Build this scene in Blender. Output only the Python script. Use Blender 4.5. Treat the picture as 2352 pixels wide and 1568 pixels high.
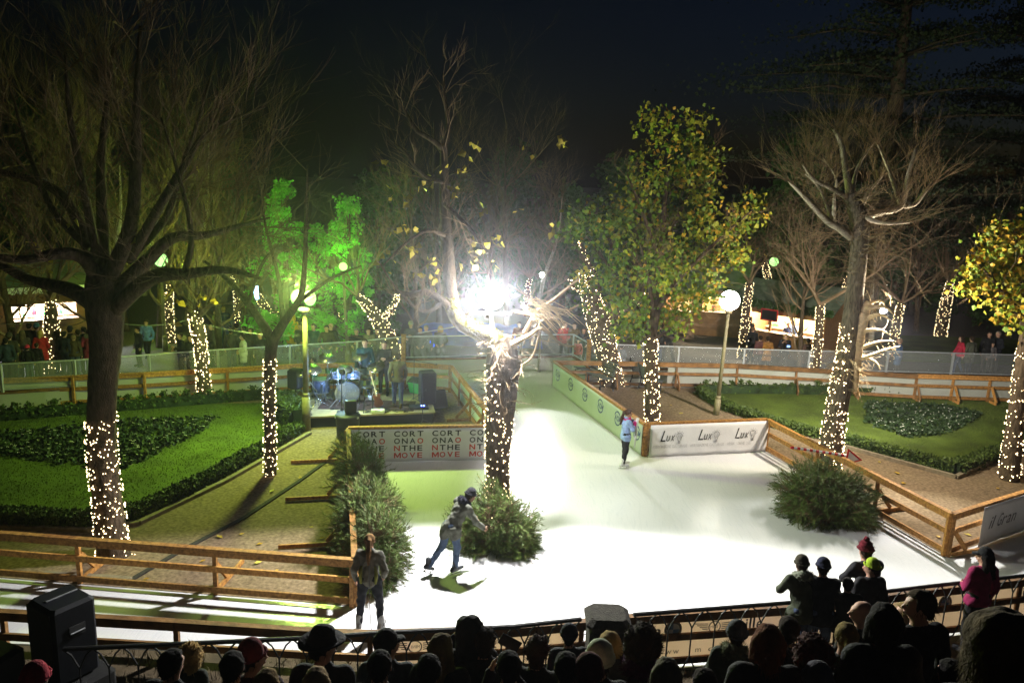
import bpy, math, random
import numpy as np
from mathutils import Vector, Matrix
R=random.Random(7)
rad=math.radians
for b in list(bpy.data.objects): bpy.data.objects.remove(b)
SC=bpy.context.scene
COL=SC.collection
# ---------------------------------------------------------------- camera
F,PITCH,ROLL,HC=1820.0,rad(11.9),rad(2.2),7.8
cp,sp,cr,sr=math.cos(PITCH),math.sin(PITCH),math.cos(ROLL),math.sin(ROLL)
def ray(px,py):
    x=(px-1176)/F; y=-(py-784)/F
    xu=x*cr-y*sr; yu=x*sr+y*cr
    return Vector((xu,cp+yu*sp,-sp+yu*cp))
def G(px,py,z=0.0):
    d=ray(px,py); t=(z-HC)/d.z
    return Vector((d.x*t,d.y*t,z))
def PL(px,py,Y):
    d=ray(px,py); t=Y/d.y
    return Vector((d.x*t,Y,HC+d.z*t))
def pix(v):
    Z=v[2]-HC; zc=v[1]*cp-Z*sp; yc=v[1]*sp+Z*cp
    xu=v[0]/zc*F; yu=yc/zc*F
    return 1176+xu*cr+yu*sr, 784-(-xu*sr+yu*cr)
cam=bpy.data.cameras.new('camera'); co=bpy.data.objects.new('camera',cam); COL.objects.link(co)
cam.sensor_width=36; cam.lens=36*F/2352; cam.clip_end=2000; cam.clip_start=.05
co.matrix_world=Matrix.Translation((0,0,HC))@Matrix.Rotation(math.pi/2-PITCH,4,'X')@Matrix.Rotation(ROLL,4,'Z')
SC.camera=co
# ---------------------------------------------------------------- materials
MATS={}
def mat(name,c=(.5,.5,.5),rough=.85,var=.25,scale=6,bump=.0,bscale=40,metal=0,spec=.3,c2=None,emit=None,estr=0,sampling=None,alpha=None,trans=0,stretch=None,objvar=0):
    if name in MATS: return MATS[name]
    m=bpy.data.materials.new(name); m.use_nodes=True; nt=m.node_tree; N=nt.nodes; L=nt.links
    b=N['Principled BSDF']
    b.inputs['Roughness'].default_value=rough; b.inputs['Metallic'].default_value=metal
    b.inputs['Specular IOR Level'].default_value=spec
    if trans: b.inputs['Transmission Weight'].default_value=trans
    if alpha is not None: b.inputs['Alpha'].default_value=alpha
    tc=N.new('ShaderNodeTexCoord'); src=tc.outputs['Object']
    if stretch:
        mp=N.new('ShaderNodeMapping'); mp.inputs['Scale'].default_value=stretch; L.new(src,mp.inputs['Vector']); src=mp.outputs['Vector']
    n=N.new('ShaderNodeTexNoise'); n.inputs['Scale'].default_value=scale; n.inputs['Detail'].default_value=6
    L.new(src,n.inputs['Vector'])
    cr_=N.new('ShaderNodeValToRGB'); e=cr_.color_ramp.elements
    c2=c2 or tuple(min(1,x*(1+var)) for x in c); c1=tuple(x*(1-var) for x in c)
    e[0].position=.3; e[0].color=(*c1,1); e[1].position=.7; e[1].color=(*c2,1)
    L.new(n.outputs['Fac'],cr_.inputs['Fac']); L.new(cr_.outputs['Color'],b.inputs['Base Color'])
    if bump:
        n2=N.new('ShaderNodeTexNoise'); n2.inputs['Scale'].default_value=bscale; n2.inputs['Detail'].default_value=8
        L.new(src,n2.inputs['Vector'])
        bp=N.new('ShaderNodeBump'); bp.inputs['Strength'].default_value=bump; bp.inputs['Distance'].default_value=.05
        L.new(n2.outputs['Fac'],bp.inputs['Height']); L.new(bp.outputs['Normal'],b.inputs['Normal'])
    if objvar:
        oi=N.new('ShaderNodeObjectInfo'); mr=N.new('ShaderNodeMapRange'); mr.inputs['To Min'].default_value=1-objvar; mr.inputs['To Max'].default_value=1+objvar*.6; L.new(oi.outputs['Random'],mr.inputs['Value'])
        mm=N.new('ShaderNodeMixRGB'); mm.blend_type='MULTIPLY'; mm.inputs[0].default_value=1; L.new(cr_.outputs['Color'],mm.inputs[1]); L.new(mr.outputs[0],mm.inputs[2]); L.new(mm.outputs[0],b.inputs['Base Color'])
    if emit:
        b.inputs['Emission Color'].default_value=(*emit,1); b.inputs['Emission Strength'].default_value=estr
    if sampling: m.cycles.emission_sampling=sampling
    MATS[name]=m; return m
def cloth(c,rough=.9):
    k='cloth_%03d_%03d_%03d'%tuple(int(x*1000) for x in c)
    return mat(k,c,rough,.3,9,.35,60)
M_wood=mat('pine_timber',(.36,.155,.035),.65,.45,4,.35,30,c2=(.55,.27,.07),stretch=(4,4,4),objvar=.38)
M_woodd=mat('dark_timber',(.20,.10,.035),.7,.45,5,.3,30,objvar=.35)
M_bark=mat('bark',(.085,.062,.042),.95,.45,7,.9,26,stretch=(2.2,2.2,.7),spec=.1)
M_barkp=mat('pale_bark',(.44,.38,.29),.95,.35,6,.6,24,spec=.1)
M_twig=mat('twig',(.17,.115,.07),.9,.3,3,spec=.1)
M_twigp=mat('pale_twig',(.22,.155,.09),.9,.3,3,spec=.1)
M_moss=mat('mossy_bark',(.20,.17,.035),1,.5,9,.9,40,c2=(.36,.31,.09),spec=.05)
M_torn=mat('torn_wood',(.62,.46,.26),.9,.25,12,.5,40,spec=.1)
M_leafg=mat('leaf_green',(.10,.17,.014),.6,.4,1.5)
M_leafy=mat('leaf_yellow_green',(.25,.26,.02),.6,.4,1.5)
M_leafo=mat('leaf_orange',(.42,.26,.022),.6,.35,1.5)
M_leafl=mat('leaf_yellow',(.50,.40,.05),.6,.3,1.5)
M_leafd=mat('leaf_evergreen',(.030,.075,.012),.7,.5,.8)
M_leafv=mat('leaf_lamplit_green',(.13,.38,.04),.6,.5,.8)  # leaf colour raised to carry the green lamplight on three trees
M_pine=mat('pine_needle',(.06,.12,.022),.6,.5,3,c2=(.15,.22,.045))
M_cedar=mat('cedar_needle',(.018,.028,.010),.8,.4,1)
M_grass=mat('lawn_grass',(.072,.112,.012),.8,.4,.9,c2=(.115,.15,.02))
M_turf=mat('turf_soil',(.072,.108,.012),1,.35,1.0,.4,60)
M_box=mat('hedge_leaf',(.035,.065,.010),.6,.5,4,c2=(.085,.13,.022))
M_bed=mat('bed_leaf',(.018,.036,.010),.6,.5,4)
M_petal=mat('white_petal',(.6,.6,.52),.6,.1,4)
M_black=mat('black_shell',(.010,.011,.014),.55,.3,20,.15,120,spec=.4)
M_blk2=mat('black_grille',(.006,.006,.007),.7,.3,60,.5,200)
M_iron=mat('wrought_iron',(.012,.012,.013),.5,.3,20,.3,60,spec=.5)
M_steel=mat('galvanised_steel',(.48,.50,.52),.45,.15,8,.1,50,metal=.5)
M_chrome=mat('chrome',(.7,.7,.74),.2,.05,5,metal=.9)
M_stone=mat('stone',(.035,.031,.025),.95,.35,12,.7,45)
M_kerb=mat('kerb_stone',(.20,.165,.11),.95,.3,8,.5,50)
M_board=mat('white_board',(.55,.56,.50),.5,.06,2)
M_boardg=mat('pale_green_board',(.50,.56,.46),.5,.06,2)
M_banner=mat('banner_vinyl',(.72,.72,.73),.55,.05,2,.25,3)
M_bannerb=mat('banner_backside',(.62,.52,.43),.6,.08,2)
def translucent(m_,col,f):
    _n=m_.node_tree; _t=_n.nodes.new('ShaderNodeBsdfTranslucent'); _t.inputs['Color'].default_value=(*col,1); _m=_n.nodes.new('ShaderNodeMixShader'); _m.inputs[0].default_value=f
    _n.links.new(_n.nodes['Principled BSDF'].outputs[0],_m.inputs[1]); _n.links.new(_t.outputs[0],_m.inputs[2]); _n.links.new(_m.outputs[0],_n.nodes['Material Output'].inputs[0])
translucent(M_bannerb,(.72,.60,.48),.6); translucent(M_board,(.68,.70,.62),.45); translucent(M_boardg,(.6,.68,.56),.3)
M_ink=mat('ink_black',(.012,.012,.014),.6,.1)
M_inkg=mat('ink_grey',(.16,.16,.17),.7,.3,10)
M_inkl=mat('ink_light_grey',(.42,.42,.43),.7,.2,10)
M_inkr=mat('ink_red',(.50,.045,.030),.6,.1)
M_inkb=mat('ink_blue',(.03,.06,.16),.6,.1)
M_inkbl=mat('ink_sky_blue',(.22,.36,.55),.6,.1)
M_skin=mat('skin',(.50,.29,.20),.6,.12,8,spec=.3)
M_eye=mat('eye_dark',(.02,.015,.012),.3,.1)
M_lip=mat('lip',(.36,.12,.10),.5,.1)
M_glass=mat('barrier_glass',(.8,.85,.85),.12,.05,3,alpha=.075,spec=.6)
M_hutw=mat('hut_board',(.24,.125,.05),.7,.3,4,.3,30,stretch=(1,1,9))
M_huti=mat('hut_interior',(.60,.43,.24),.7,.15,4)
M_roofg=mat('hut_roof_felt',(.13,.16,.12),.9,.3,4,.4,30)
M_white=mat('white_paint',(.75,.75,.74),.5,.05,4)
M_red=mat('red_paint',(.55,.02,.03),.5,.1,4)
M_green=mat('green_lit_amp_and_goods',(.045,.30,.06),.8,.15,8)  # amp fronts coloured as if under green light; plain green on hut goods
M_lampp=mat('lamp_post_paint',(.16,.14,.075),.6,.25,10,.2,60)
M_blue=mat('blue_tarpaulin',(.02,.06,.36),.5,.3,3,.4,8)
M_bulb=mat('warm_bulb',(.9,.8,.6),.4,.0,1,emit=(1,.74,.40),estr=9.0)
M_bulbf=mat('warm_bulb_far',(.9,.8,.6),.4,.0,1,emit=(1,.76,.40),estr=5.0,sampling='NONE')
M_cord=mat('light_cord',(.02,.03,.015),.7,.2)
def emat(n,c,s,samp=None): return mat(n,(.03,.03,.03),.5,.0,1,emit=c,estr=s,sampling=samp)
# ---------------------------------------------------------------- mesh builder
class MB:
    def __init__(s): s.v=[]; s.f=[]; s.mi=[]; s.m=0
    def add(s,vs,fs,m=None):
        o=len(s.v); s.v.extend([tuple(v) for v in vs]); s.f.extend([tuple(i+o for i in f) for f in fs])
        s.mi.extend([s.m if m is None else m]*len(fs))
    def box(s,c,d,rot=None,m=None):
        hx,hy,hz=d[0]/2,d[1]/2,d[2]/2
        vs=[Vector((x,y,z)) for x in(-hx,hx) for y in(-hy,hy) for z in(-hz,hz)]
        if rot is not None: vs=[rot@v for v in vs]
        c=Vector(c); vs=[v+c for v in vs]
        s.add(vs,[(0,1,3,2),(4,6,7,5),(0,4,5,1),(2,3,7,6),(0,2,6,4),(1,5,7,3)],m)
    def bev(s,c,d,b,rot=None,m=None):
        # box with chamfered vertical edges and top rim
        hx,hy,hz=d[0]/2,d[1]/2,d[2]/2
        ring=[(-hx+b,-hy),(hx-b,-hy),(hx,-hy+b),(hx,hy-b),(hx-b,hy),(-hx+b,hy),(-hx,hy-b),(-hx,-hy+b)]
        k=lambda q,i:(q[0]*(1-i/hx),q[1]*(1-i/hy))
        L=[[(*k(q,b),-hz) for q in ring],[(*q,-hz+b) for q in ring],[(*q,hz-b) for q in ring],[(*k(q,b),hz) for q in ring]]
        vs=[Vector(p) for l in L for p in l]
        if rot is not None: vs=[rot@v for v in vs]
        c=Vector(c); vs=[v+c for v in vs]
        fs=[tuple(range(7,-1,-1)),tuple(range(24,32))]
        for r in range(3):
            for i in range(8):
                j=(i+1)%8; fs.append((r*8+i,r*8+j,r*8+8+j,r*8+8+i))
        s.add(vs,fs,m)
    def beam(s,a,b,w,h,m=None,up=(0,0,1)):
        a=Vector(a); b=Vector(b); d=b-a; L=d.length
        if L<1e-6: return
        d/=L; u=Vector(up); x=d.cross(u)
        if x.length<1e-3: x=d.cross(Vector((0,1,0)))
        x.normalize(); u=x.cross(d)
        rot=Matrix((x,d,u)).transposed()
        s.box((a+b)/2,(w,L,h),rot,m)
    def tube(s,pts,rs,n=6,m=None,cap=True,jit=0,rng=None):
        pts=[Vector(p) for p in pts]; N=len(pts)
        if N<2: return
        vs=[]; prev=None
        for i,p in enumerate(pts):
            t=(pts[min(i+1,N-1)]-pts[max(i-1,0)])
            if t.length<1e-9: t=Vector((0,0,1))
            t.normalize()
            if prev is None:
                a=Vector((1,0,0)) if abs(t.x)<.8 else Vector((0,1,0))
                x=(a-t*a.dot(t)).normalized()
            else:
                x=prev-t*prev.dot(t)
                x=x.normalized() if x.length>1e-6 else t.orthogonal().normalized()
            prev=x; y=t.cross(x); r=rs[i] if hasattr(rs,'__len__') else rs
            for k in range(n):
                a=2*math.pi*k/n; q=r
                if jit: q=r*(1+jit*(math.sin(3*a+i*.37)*.5+math.sin(7*a-i*.21)*.3+rng.uniform(-.6,.6)))
                vs.append(p+x*(math.cos(a)*q)+y*(math.sin(a)*q))
        fs=[]
        for i in range(N-1):
            for k in range(n):
                j=(k+1)%n; fs.append((i*n+k,i*n+j,(i+1)*n+j,(i+1)*n+k))
        if cap: fs.append(tuple(range(n-1,-1,-1))); fs.append(tuple((N-1)*n+k for k in range(n)))
        s.add(vs,fs,m)
    def lathe(s,prof,n=16,c=(0,0,0),m=None,rot=None):
        c=Vector(c); vs=[]; 
        for r,z in prof:
            for k in range(n):
                a=2*math.pi*k/n; v=Vector((r*math.cos(a),r*math.sin(a),z))
                if rot is not None: v=rot@v
                vs.append(v+c)
        fs=[]
        for i in range(len(prof)-1):
            for k in range(n):
                j=(k+1)%n; fs.append((i*n+k,i*n+j,(i+1)*n+j,(i+1)*n+k))
        fs.append(tuple(range(n-1,-1,-1))); fs.append(tuple((len(prof)-1)*n+k for k in range(n)))
        s.add(vs,fs,m)
    def ball(s,c,r,n=10,k=6,m=None,sc=(1,1,1)):
        prof=[(max(1e-4,math.sin(math.pi*i/k)),-math.cos(math.pi*i/k)) for i in range(k+1)]
        o=len(s.v); s.lathe(prof,n,(0,0,0),m)
        for i in range(o,len(s.v)):
            v=s.v[i]; s.v[i]=(c[0]+v[0]*r*sc[0],c[1]+v[1]*r*sc[1],c[2]+v[2]*r*sc[2])
    def octa(s,c,r,m=None,sz=1):
        x,y,z=c
        s.add([(x+r,y,z),(x-r,y,z),(x,y+r,z),(x,y-r,z),(x,y,z+r*sz),(x,y,z-r*sz)],
              [(0,2,4),(2,1,4),(1,3,4),(3,0,4),(2,0,5),(1,2,5),(3,1,5),(0,3,5)],m)
    def prism(s,poly,z0,z1,m=None):
        n=len(poly); vs=[(p[0],p[1],z0) for p in poly]+[(p[0],p[1],z1) for p in poly]
        s.add(vs,[tuple(range(n-1,-1,-1)),tuple(range(n,2*n))]+[(i,(i+1)%n,n+(i+1)%n,n+i) for i in range(n)],m)
    def leaf(s,p,size,rng,m=None,down=.0):
        d=Vector((rng.gauss(0,1),rng.gauss(0,1),rng.gauss(0,1)-down)).normalized()
        x=d.orthogonal().normalized(); x=Matrix.Rotation(rng.uniform(0,6.28),3,d)@x
        n=d.cross(x); w=size*.46; p=Vector(p)
        vs=[p,p+d*size*.35+x*w+n*size*.12,p+d*size,p+d*size*.35-x*w+n*size*.12]
        s.add(vs,[(0,1,2),(0,2,3)],m)
    def build(s,name,mats,parent=None,smooth=False,loc=None):
        me=bpy.data.meshes.new(name)
        me.from_pydata(s.v,[],s.f)
        mats=mats if isinstance(mats,(list,tuple)) else [mats]
        for m in mats: me.materials.append(m)
        if len(mats)>1: me.polygons.foreach_set('material_index',s.mi)
        if smooth: me.polygons.foreach_set('use_smooth',[True]*len(me.polygons))
        me.update()
        return link(name,me,parent,loc)
def link(name,me,parent=None,loc=None):
    o=bpy.data.objects.new(name,me); COL.objects.link(o)
    if parent is not None:
        o.parent=parent
    if loc is not None: o.location=loc
    return o
def tag(o,label=None,cat=None,group=None,kind=None):
    if label: o['label']=label
    if cat: o['category']=cat
    if group: o['group']=group
    if kind: o['kind']=kind
    return o
def thing(name,label,cat,loc=(0,0,0),rz=0,group=None):
    o=bpy.data.objects.new(name,None); COL.objects.link(o); o.empty_display_size=.1
    o.location=loc; o.rotation_euler=(0,0,rz); return tag(o,label,cat,group)
def copytree(o,parent=None):
    c=o.copy(); COL.objects.link(c)
    if parent is not None: c.parent=parent
    for ch in [x for x in o.children]: copytree(ch,c)
    return c
def dup(o,loc,rz,label,sc=None,group=None):
    c=copytree(o); c.location=loc; c.rotation_euler=(0,0,rz); c['label']=label
    if sc: c.scale=(sc,sc,sc) if not hasattr(sc,'__len__') else sc
    if group: c['group']=group
    return c
def text(body,size,m,name,parent,shear=0,ext=.003,spacing=1.0,align='LEFT',line=1.0,bold=0):
    cu=bpy.data.curves.new('t','FONT'); cu.body=body; cu.size=size; cu.shear=shear; cu.extrude=ext
    cu.space_character=spacing; cu.align_x=align; cu.space_line=line; cu.offset=bold; cu.resolution_u=3
    o=bpy.data.objects.new('t',cu); COL.objects.link(o)
    dg=bpy.context.evaluated_depsgraph_get(); dg.update()
    me=bpy.data.meshes.new_from_object(o.evaluated_get(dg)); bpy.data.objects.remove(o); bpy.data.curves.remove(cu)
    me.materials.clear(); me.materials.append(m); me.name=name
    return link(name,me,parent)
def wallmat(a,b,z=0):
    """frame whose x runs a->b horizontally, y is up, z (front) towards the right-hand side normal facing the viewer"""
    a=Vector(a); b=Vector(b); x=(b-a); x.z=0; x.normalize(); y=Vector((0,0,1)); n=x.cross(y)
    m=Matrix((x,y,n)).transposed().to_4x4(); m.translation=Vector((a.x,a.y,z)); return m
def wb(mb,name,mats,root,smooth=False):
    return mb.build(name,mats,root,smooth,-root.location)
# ---------------------------------------------------------------- SDF people
def snet(D,o,h):
    S=D<0
    nx,ny,nz=D.shape
    cs=[(i,j,k) for i in(0,1) for j in(0,1) for k in(0,1)]
    def sl(A,c): return A[c[0]:nx-1+c[0],c[1]:ny-1+c[1],c[2]:nz-1+c[2]]
    cnt=sum(sl(S,c).astype(np.int8) for c in cs)
    act=(cnt>0)&(cnt<8)
    idx=np.full(act.shape,-1,np.int64); ii=np.argwhere(act); idx[act]=np.arange(len(ii))
    P=np.zeros((len(ii),3)); W=np.zeros(len(ii))
    for a in cs:
        for ax in range(3):
            if a[ax]==1: continue
            b=list(a); b[ax]=1
            da=sl(D,a)[act]; db=sl(D,b)[act]
            x=(da<0)!=(db<0)
            t=np.where(x,da/np.where(x,da-db,1),0)
            q=np.zeros((len(ii),3)); q[:]=a; q[:,ax]=t
            P+=q*x[:,None]; W+=x
    V=(ii+P/W[:,None])*h+np.array(o)
    quads=[]
    for ax in range(3):
        u,v=(ax+1)%3,(ax+2)%3
        A=[slice(1,-1)]*3; B=[slice(1,-1)]*3
        A[ax]=slice(0,-1); B[ax]=slice(1,None)
        sa=S[tuple(A)]; sb=S[tuple(B)]
        for flip,mask in ((0,sa&~sb),(1,~sa&sb)):
            e=np.argwhere(mask)
            if not len(e): continue
            base=e.copy(); base[:,u]+=1; base[:,v]+=1
            q=[]
            for du,dv in((0,0),(-1,0),(-1,-1),(0,-1)):
                c=base.copy(); c[:,u]+=du; c[:,v]+=dv
                q.append(idx[c[:,0],c[:,1],c[:,2]])
            q=np.stack(q if not flip else q[::-1],1); quads.append(q)
    Q=np.concatenate(quads); Q=Q[(Q>=0).all(1)]
    return V,Q
def smin(a,b,k):
    if k<=0: return np.minimum(a,b)
    hh=np.clip(.5+.5*(b-a)/k,0,1)
    return b*(1-hh)+a*hh-k*hh*(1-hh)
def prim(p,X,Y,Z):
    if p[0]=='c':
        a=np.array(p[1],float); b=np.array(p[2],float); ra,rb=p[3],p[4]
        ba=b-a; L2=max((ba**2).sum(),1e-9)
        px,py,pz=X-a[0],Y-a[1],Z-a[2]
        t=np.clip((px*ba[0]+py*ba[1]+pz*ba[2])/L2,0,1)
        return np.sqrt((px-t*ba[0])**2+(py-t*ba[1])**2+(pz-t*ba[2])**2)-(ra+(rb-ra)*t)
    c,r=p[1],p[2]
    x,y,z=(X-c[0])/r[0],(Y-c[1])/r[1],(Z-c[2])/r[2]
    k=np.sqrt(x*x+y*y+z*z)+1e-9
    k2=np.sqrt((x/r[0])**2+(y/r[1])**2+(z/r[2])**2)+1e-9
    return k*(k-1)/k2
def sdfmesh(prims,h,k=.03,cut=None,noise=0,nf=22,pad=.03):
    lo=np.full(3,1e9); hi=-lo
    for p in prims:
        if p[0]=='c':
            for q,r in((p[1],p[3]),(p[2],p[4])): lo=np.minimum(lo,np.array(q)-r); hi=np.maximum(hi,np.array(q)+r)
        else: lo=np.minimum(lo,np.array(p[1])-np.array(p[2])); hi=np.maximum(hi,np.array(p[1])+np.array(p[2]))
    lo-=pad+2*h; hi+=pad+2*h
    n=np.ceil((hi-lo)/h).astype(int)+1
    X,Y,Z=np.meshgrid(*[lo[i]+h*np.arange(n[i]) for i in range(3)],indexing='ij')
    D=None
    for p in prims:
        d=prim(p,X,Y,Z); D=d if D is None else smin(D,d,k)
    if noise: D=D+noise*(np.sin(nf*X+1.3*np.sin(nf*.7*Z))*np.sin(nf*.8*Z+2*Y)+.6*np.sin(nf*1.9*Y+nf*1.3*Z+1)*np.sin(nf*1.7*X))
    if cut: D=cut(D,X,Y,Z)
    return snet(D,lo,h)
def vq(name,parts,mats):
    """join (V,Q,matindex) lists to a mesh"""
    vs=[];fs=[];mi=[];o=0
    for V,Q,m in parts:
        vs.append(V); fs+= [tuple(int(i)+o for i in q) for q in Q]; mi+=[m]*len(Q); o+=len(V)
    me=bpy.data.meshes.new(name); me.from_pydata(np.concatenate(vs).tolist(),[],fs)
    for m in mats: me.materials.append(m)
    me.polygons.foreach_set('material_index',mi); me.polygons.foreach_set('use_smooth',[True]*len(fs)); me.update()
    return me
def V3(*a): return np.array(a,float)
def stand(**o):
    J=dict(pelvis=V3(0,0,.95),waist=V3(0,.01,1.10),chest=V3(0,.0,1.32),neck=V3(0,0,1.49),head=V3(0,.03,1.635),
      shL=V3(-.165,0,1.42),shR=V3(.165,0,1.42),elL=V3(-.245,-.03,1.14),elR=V3(.245,-.03,1.14),wrL=V3(-.25,.05,.89),wrR=V3(.25,.05,.89),
      hipL=V3(-.09,0,.93),hipR=V3(.09,0,.93),knL=V3(-.105,.03,.50),knR=V3(.105,.03,.50),anL=V3(-.115,-.02,.085),anR=V3(.115,-.02,.085),
      toL=V3(-.14,.15,.04),toR=V3(.14,.15,.04),look=V3(0,1,-.05),curl=.5,coat=.86,fat=0.0)
    J.update({k:(np.array(v,float) if isinstance(v,(tuple,list)) else v) for k,v in o.items()}); return J
def frame(d,up=(0,0,1)):
    d=d/np.linalg.norm(d); x=np.cross(d,up)
    if np.linalg.norm(x)<.2: x=np.cross(d,(0,1,0))
    x/=np.linalg.norm(x); return d,x,np.cross(x,d)
def hand(el,wr,side,curl,s=1.0):
    d,x,u=frame(wr-el,(0,1,0)); 
    # palm normal n roughly towards the body, width axis w
    n=np.array((-side,0,0.)); n-=d*n.dot(d)
    if np.linalg.norm(n)<.2: n=np.array((0,0,-1.))-d*(-d[2])
    n/=np.linalg.norm(n); w=np.cross(d,n)*(-side)
    if w[1]<0: w=-w
    pr=[('c',wr-d*.03,wr+d*.02,.026,.026)]
    P=lambda a,b,c: wr+d*a+w*b+n*c
    for q in(-.024,-.008,.008,.024): pr.append(('c',P(.015,q*.7,0),P(.085,q,0),.017,.013))
    out=[sdfmesh(pr,.008,.012)]
    fing=[]
    for q,L in((-.030,.064),(-.010,.076),(.010,.082),(.030,.074)):
        a=P(.088,q,0); c=curl
        m=a+(d*math.cos(c)+n*math.sin(c))*L*.5; e=m+(d*math.cos(2.1*c)+n*math.sin(2.1*c))*L*.5
        fing.append([('c',a-d*.012,m,.0095,.009),('c',m,e,.009,.0075)])
    a=P(.03,.030,0); m=a+(d*.6+w*.7+n*.3)*.042; e=m+(d*.9+w*.15+n*.4)*.036
    fing.append([('c',a-w*.01,m,.0125,.010),('c',m,e,.010,.008)])
    for f in fing: out.append(sdfmesh(f,.006,.006))
    return out
def headprims(J):
    h=J['head']; lk=J['look']/np.linalg.norm(J['look'])
    f=lk; r=np.cross(f,(0,0,1.)); r/=np.linalg.norm(r); u=np.cross(r,f)
    P=lambda a,b,c: h+r*a+f*b+u*c
    return P,[('c',P(0,-.02,.035),P(0,.0,.035),.083,.080),('c',P(0,.035,-.02),P(0,.045,-.07),.058,.036),
      ('c',P(0,-.01,-.02),P(0,.0,-.04),.068,.060),('c',P(0,.085,.015),P(0,.112,-.022),.010,.015),
      ('c',P(-.082,-.005,.01),P(-.080,-.005,-.02),.012,.010),('c',P(.082,-.005,.01),P(.080,-.005,-.02),.012,.010),
      ('c',P(-.035,.078,.032),P(.035,.078,.032),.012,.012),('c',P(-.02,.088,-.052),P(.02,.088,-.052),.010,.010)]
PCACHE={}
def person_meshes(key,J,h=.02):
    if key in PCACHE: return PCACHE[key]
    out={}; fat=J['fat']
    P,hp=headprims(J)
    body=hp+[('c',J['neck']-V3(0,.0,.04),J['head']-V3(0,.01,.05),.058,.055),
      ('c',J['pelvis'],J['chest'],.10,.11),('c',J['shL'],J['shR'],.06,.06),('c',J['chest'],J['neck'],.10,.06)]
    for s in 'LR':
        body+=[('c',J['sh'+s],J['el'+s],.046,.038),('c',J['el'+s],J['wr'+s],.038,.027),
               ('c',J['hip'+s],J['kn'+s],.075,.05),('c',J['kn'+s],J['an'+s],.048,.035)]
    parts=[(*sdfmesh(body,h*.8,.025),0)]
    for s,sg in(('L',-1),('R',1)):
        for V,Q in hand(J['el'+s],J['wr'+s],sg,J['curl']): parts.append((V,Q,0))
    for sx in(-.032,.032):
        parts.append((*sdfmesh([('e',P(sx,.083,.012),(.012,.008,.008))],.005,0,pad=.005),1))
    parts.append((*sdfmesh([('c',P(-.018,.098,-.052),P(.018,.098,-.052),.006,.006)],.005,0,pad=.005),2))
    out['body']=vq('body',parts,[M_skin,M_eye,M_lip])
    ja=[('c',J['waist'],J['chest'],.125+fat,.13+fat),('c',J['pelvis']+V3(0,0,.0),J['waist'],.150+fat,.135+fat),('c',J['shL'],J['shR'],.07,.07),
        ('c',(J['chest']+J['neck'])/2,J['neck']-V3(0,0,.02),.10,.075)]
    ja+=[('c',(J['chest']+J['sh'+s])/2,(J['waist']+J['hip'+s])/2,.095+fat,.10+fat) for s in 'LR']
    cz=J['coat']
    if cz<.9:
        for s in 'LR':
            d=(J['kn'+s]-J['hip'+s]); t=min(1,(.93-cz)/.43+.12)
            ja.append(('c',J['hip'+s],J['hip'+s]+d*t,.125+fat,.115+fat))
    for s in 'LR':
        ja+=[('c',J['sh'+s],J['el'+s],.072,.058),('c',J['el'+s],J['wr'+s]-(J['wr'+s]-J['el'+s])*.04,.058,.045)]
    arms=[]
    def cutc(D,X,Y,Z):
        # hem: cut torso only, sleeves keep
        A=None
        for s in 'LR':
            for p in(('c',J['el'+s],J['wr'+s],.075,.055),('c',J['sh'+s],J['el'+s],.08,.07)):
                d=prim(p,X,Y,Z); A=d if A is None else np.minimum(A,d)
        ang=J.get('hem',0)
        return np.where(A<0,D,np.maximum(D,cz-Z+ang*Y))
    out['jacket']=vq('jacket',[(*sdfmesh(ja,h,.03,cutc,.011 if h<.016 else .008,24),0)],[M_black])
    tr=[('c',J['pelvis']-V3(.05,0,-.03),J['pelvis']+V3(.05,0,.03),.125,.125)]
    for s in 'LR': tr+=[('c',J['hip'+s],J['kn'+s],.105,.07),('c',J['kn'+s],J['an'+s],.070,.055)]
    out['trousers']=vq('trousers',[(*sdfmesh(tr,h,.03,None,.008 if h<.016 else .005,30),0)],[M_black])
    sh=[]
    for s in 'LR':
        a,t=J['an'+s],J['to'+s]; d=t-a; d/=np.linalg.norm(d)
        sh.append(vq('shoe',[(*sdfmesh([('c',a-d*.05-V3(0,0,.03),t,.048,.04),('c',a,a+V3(0,0,.07),.05,.052)],h*.8,.02,None),0)],[M_black]))
    out['shoes']=sh; out['J']=J
    PCACHE[key]=out; return out
HCACHE={}
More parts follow.
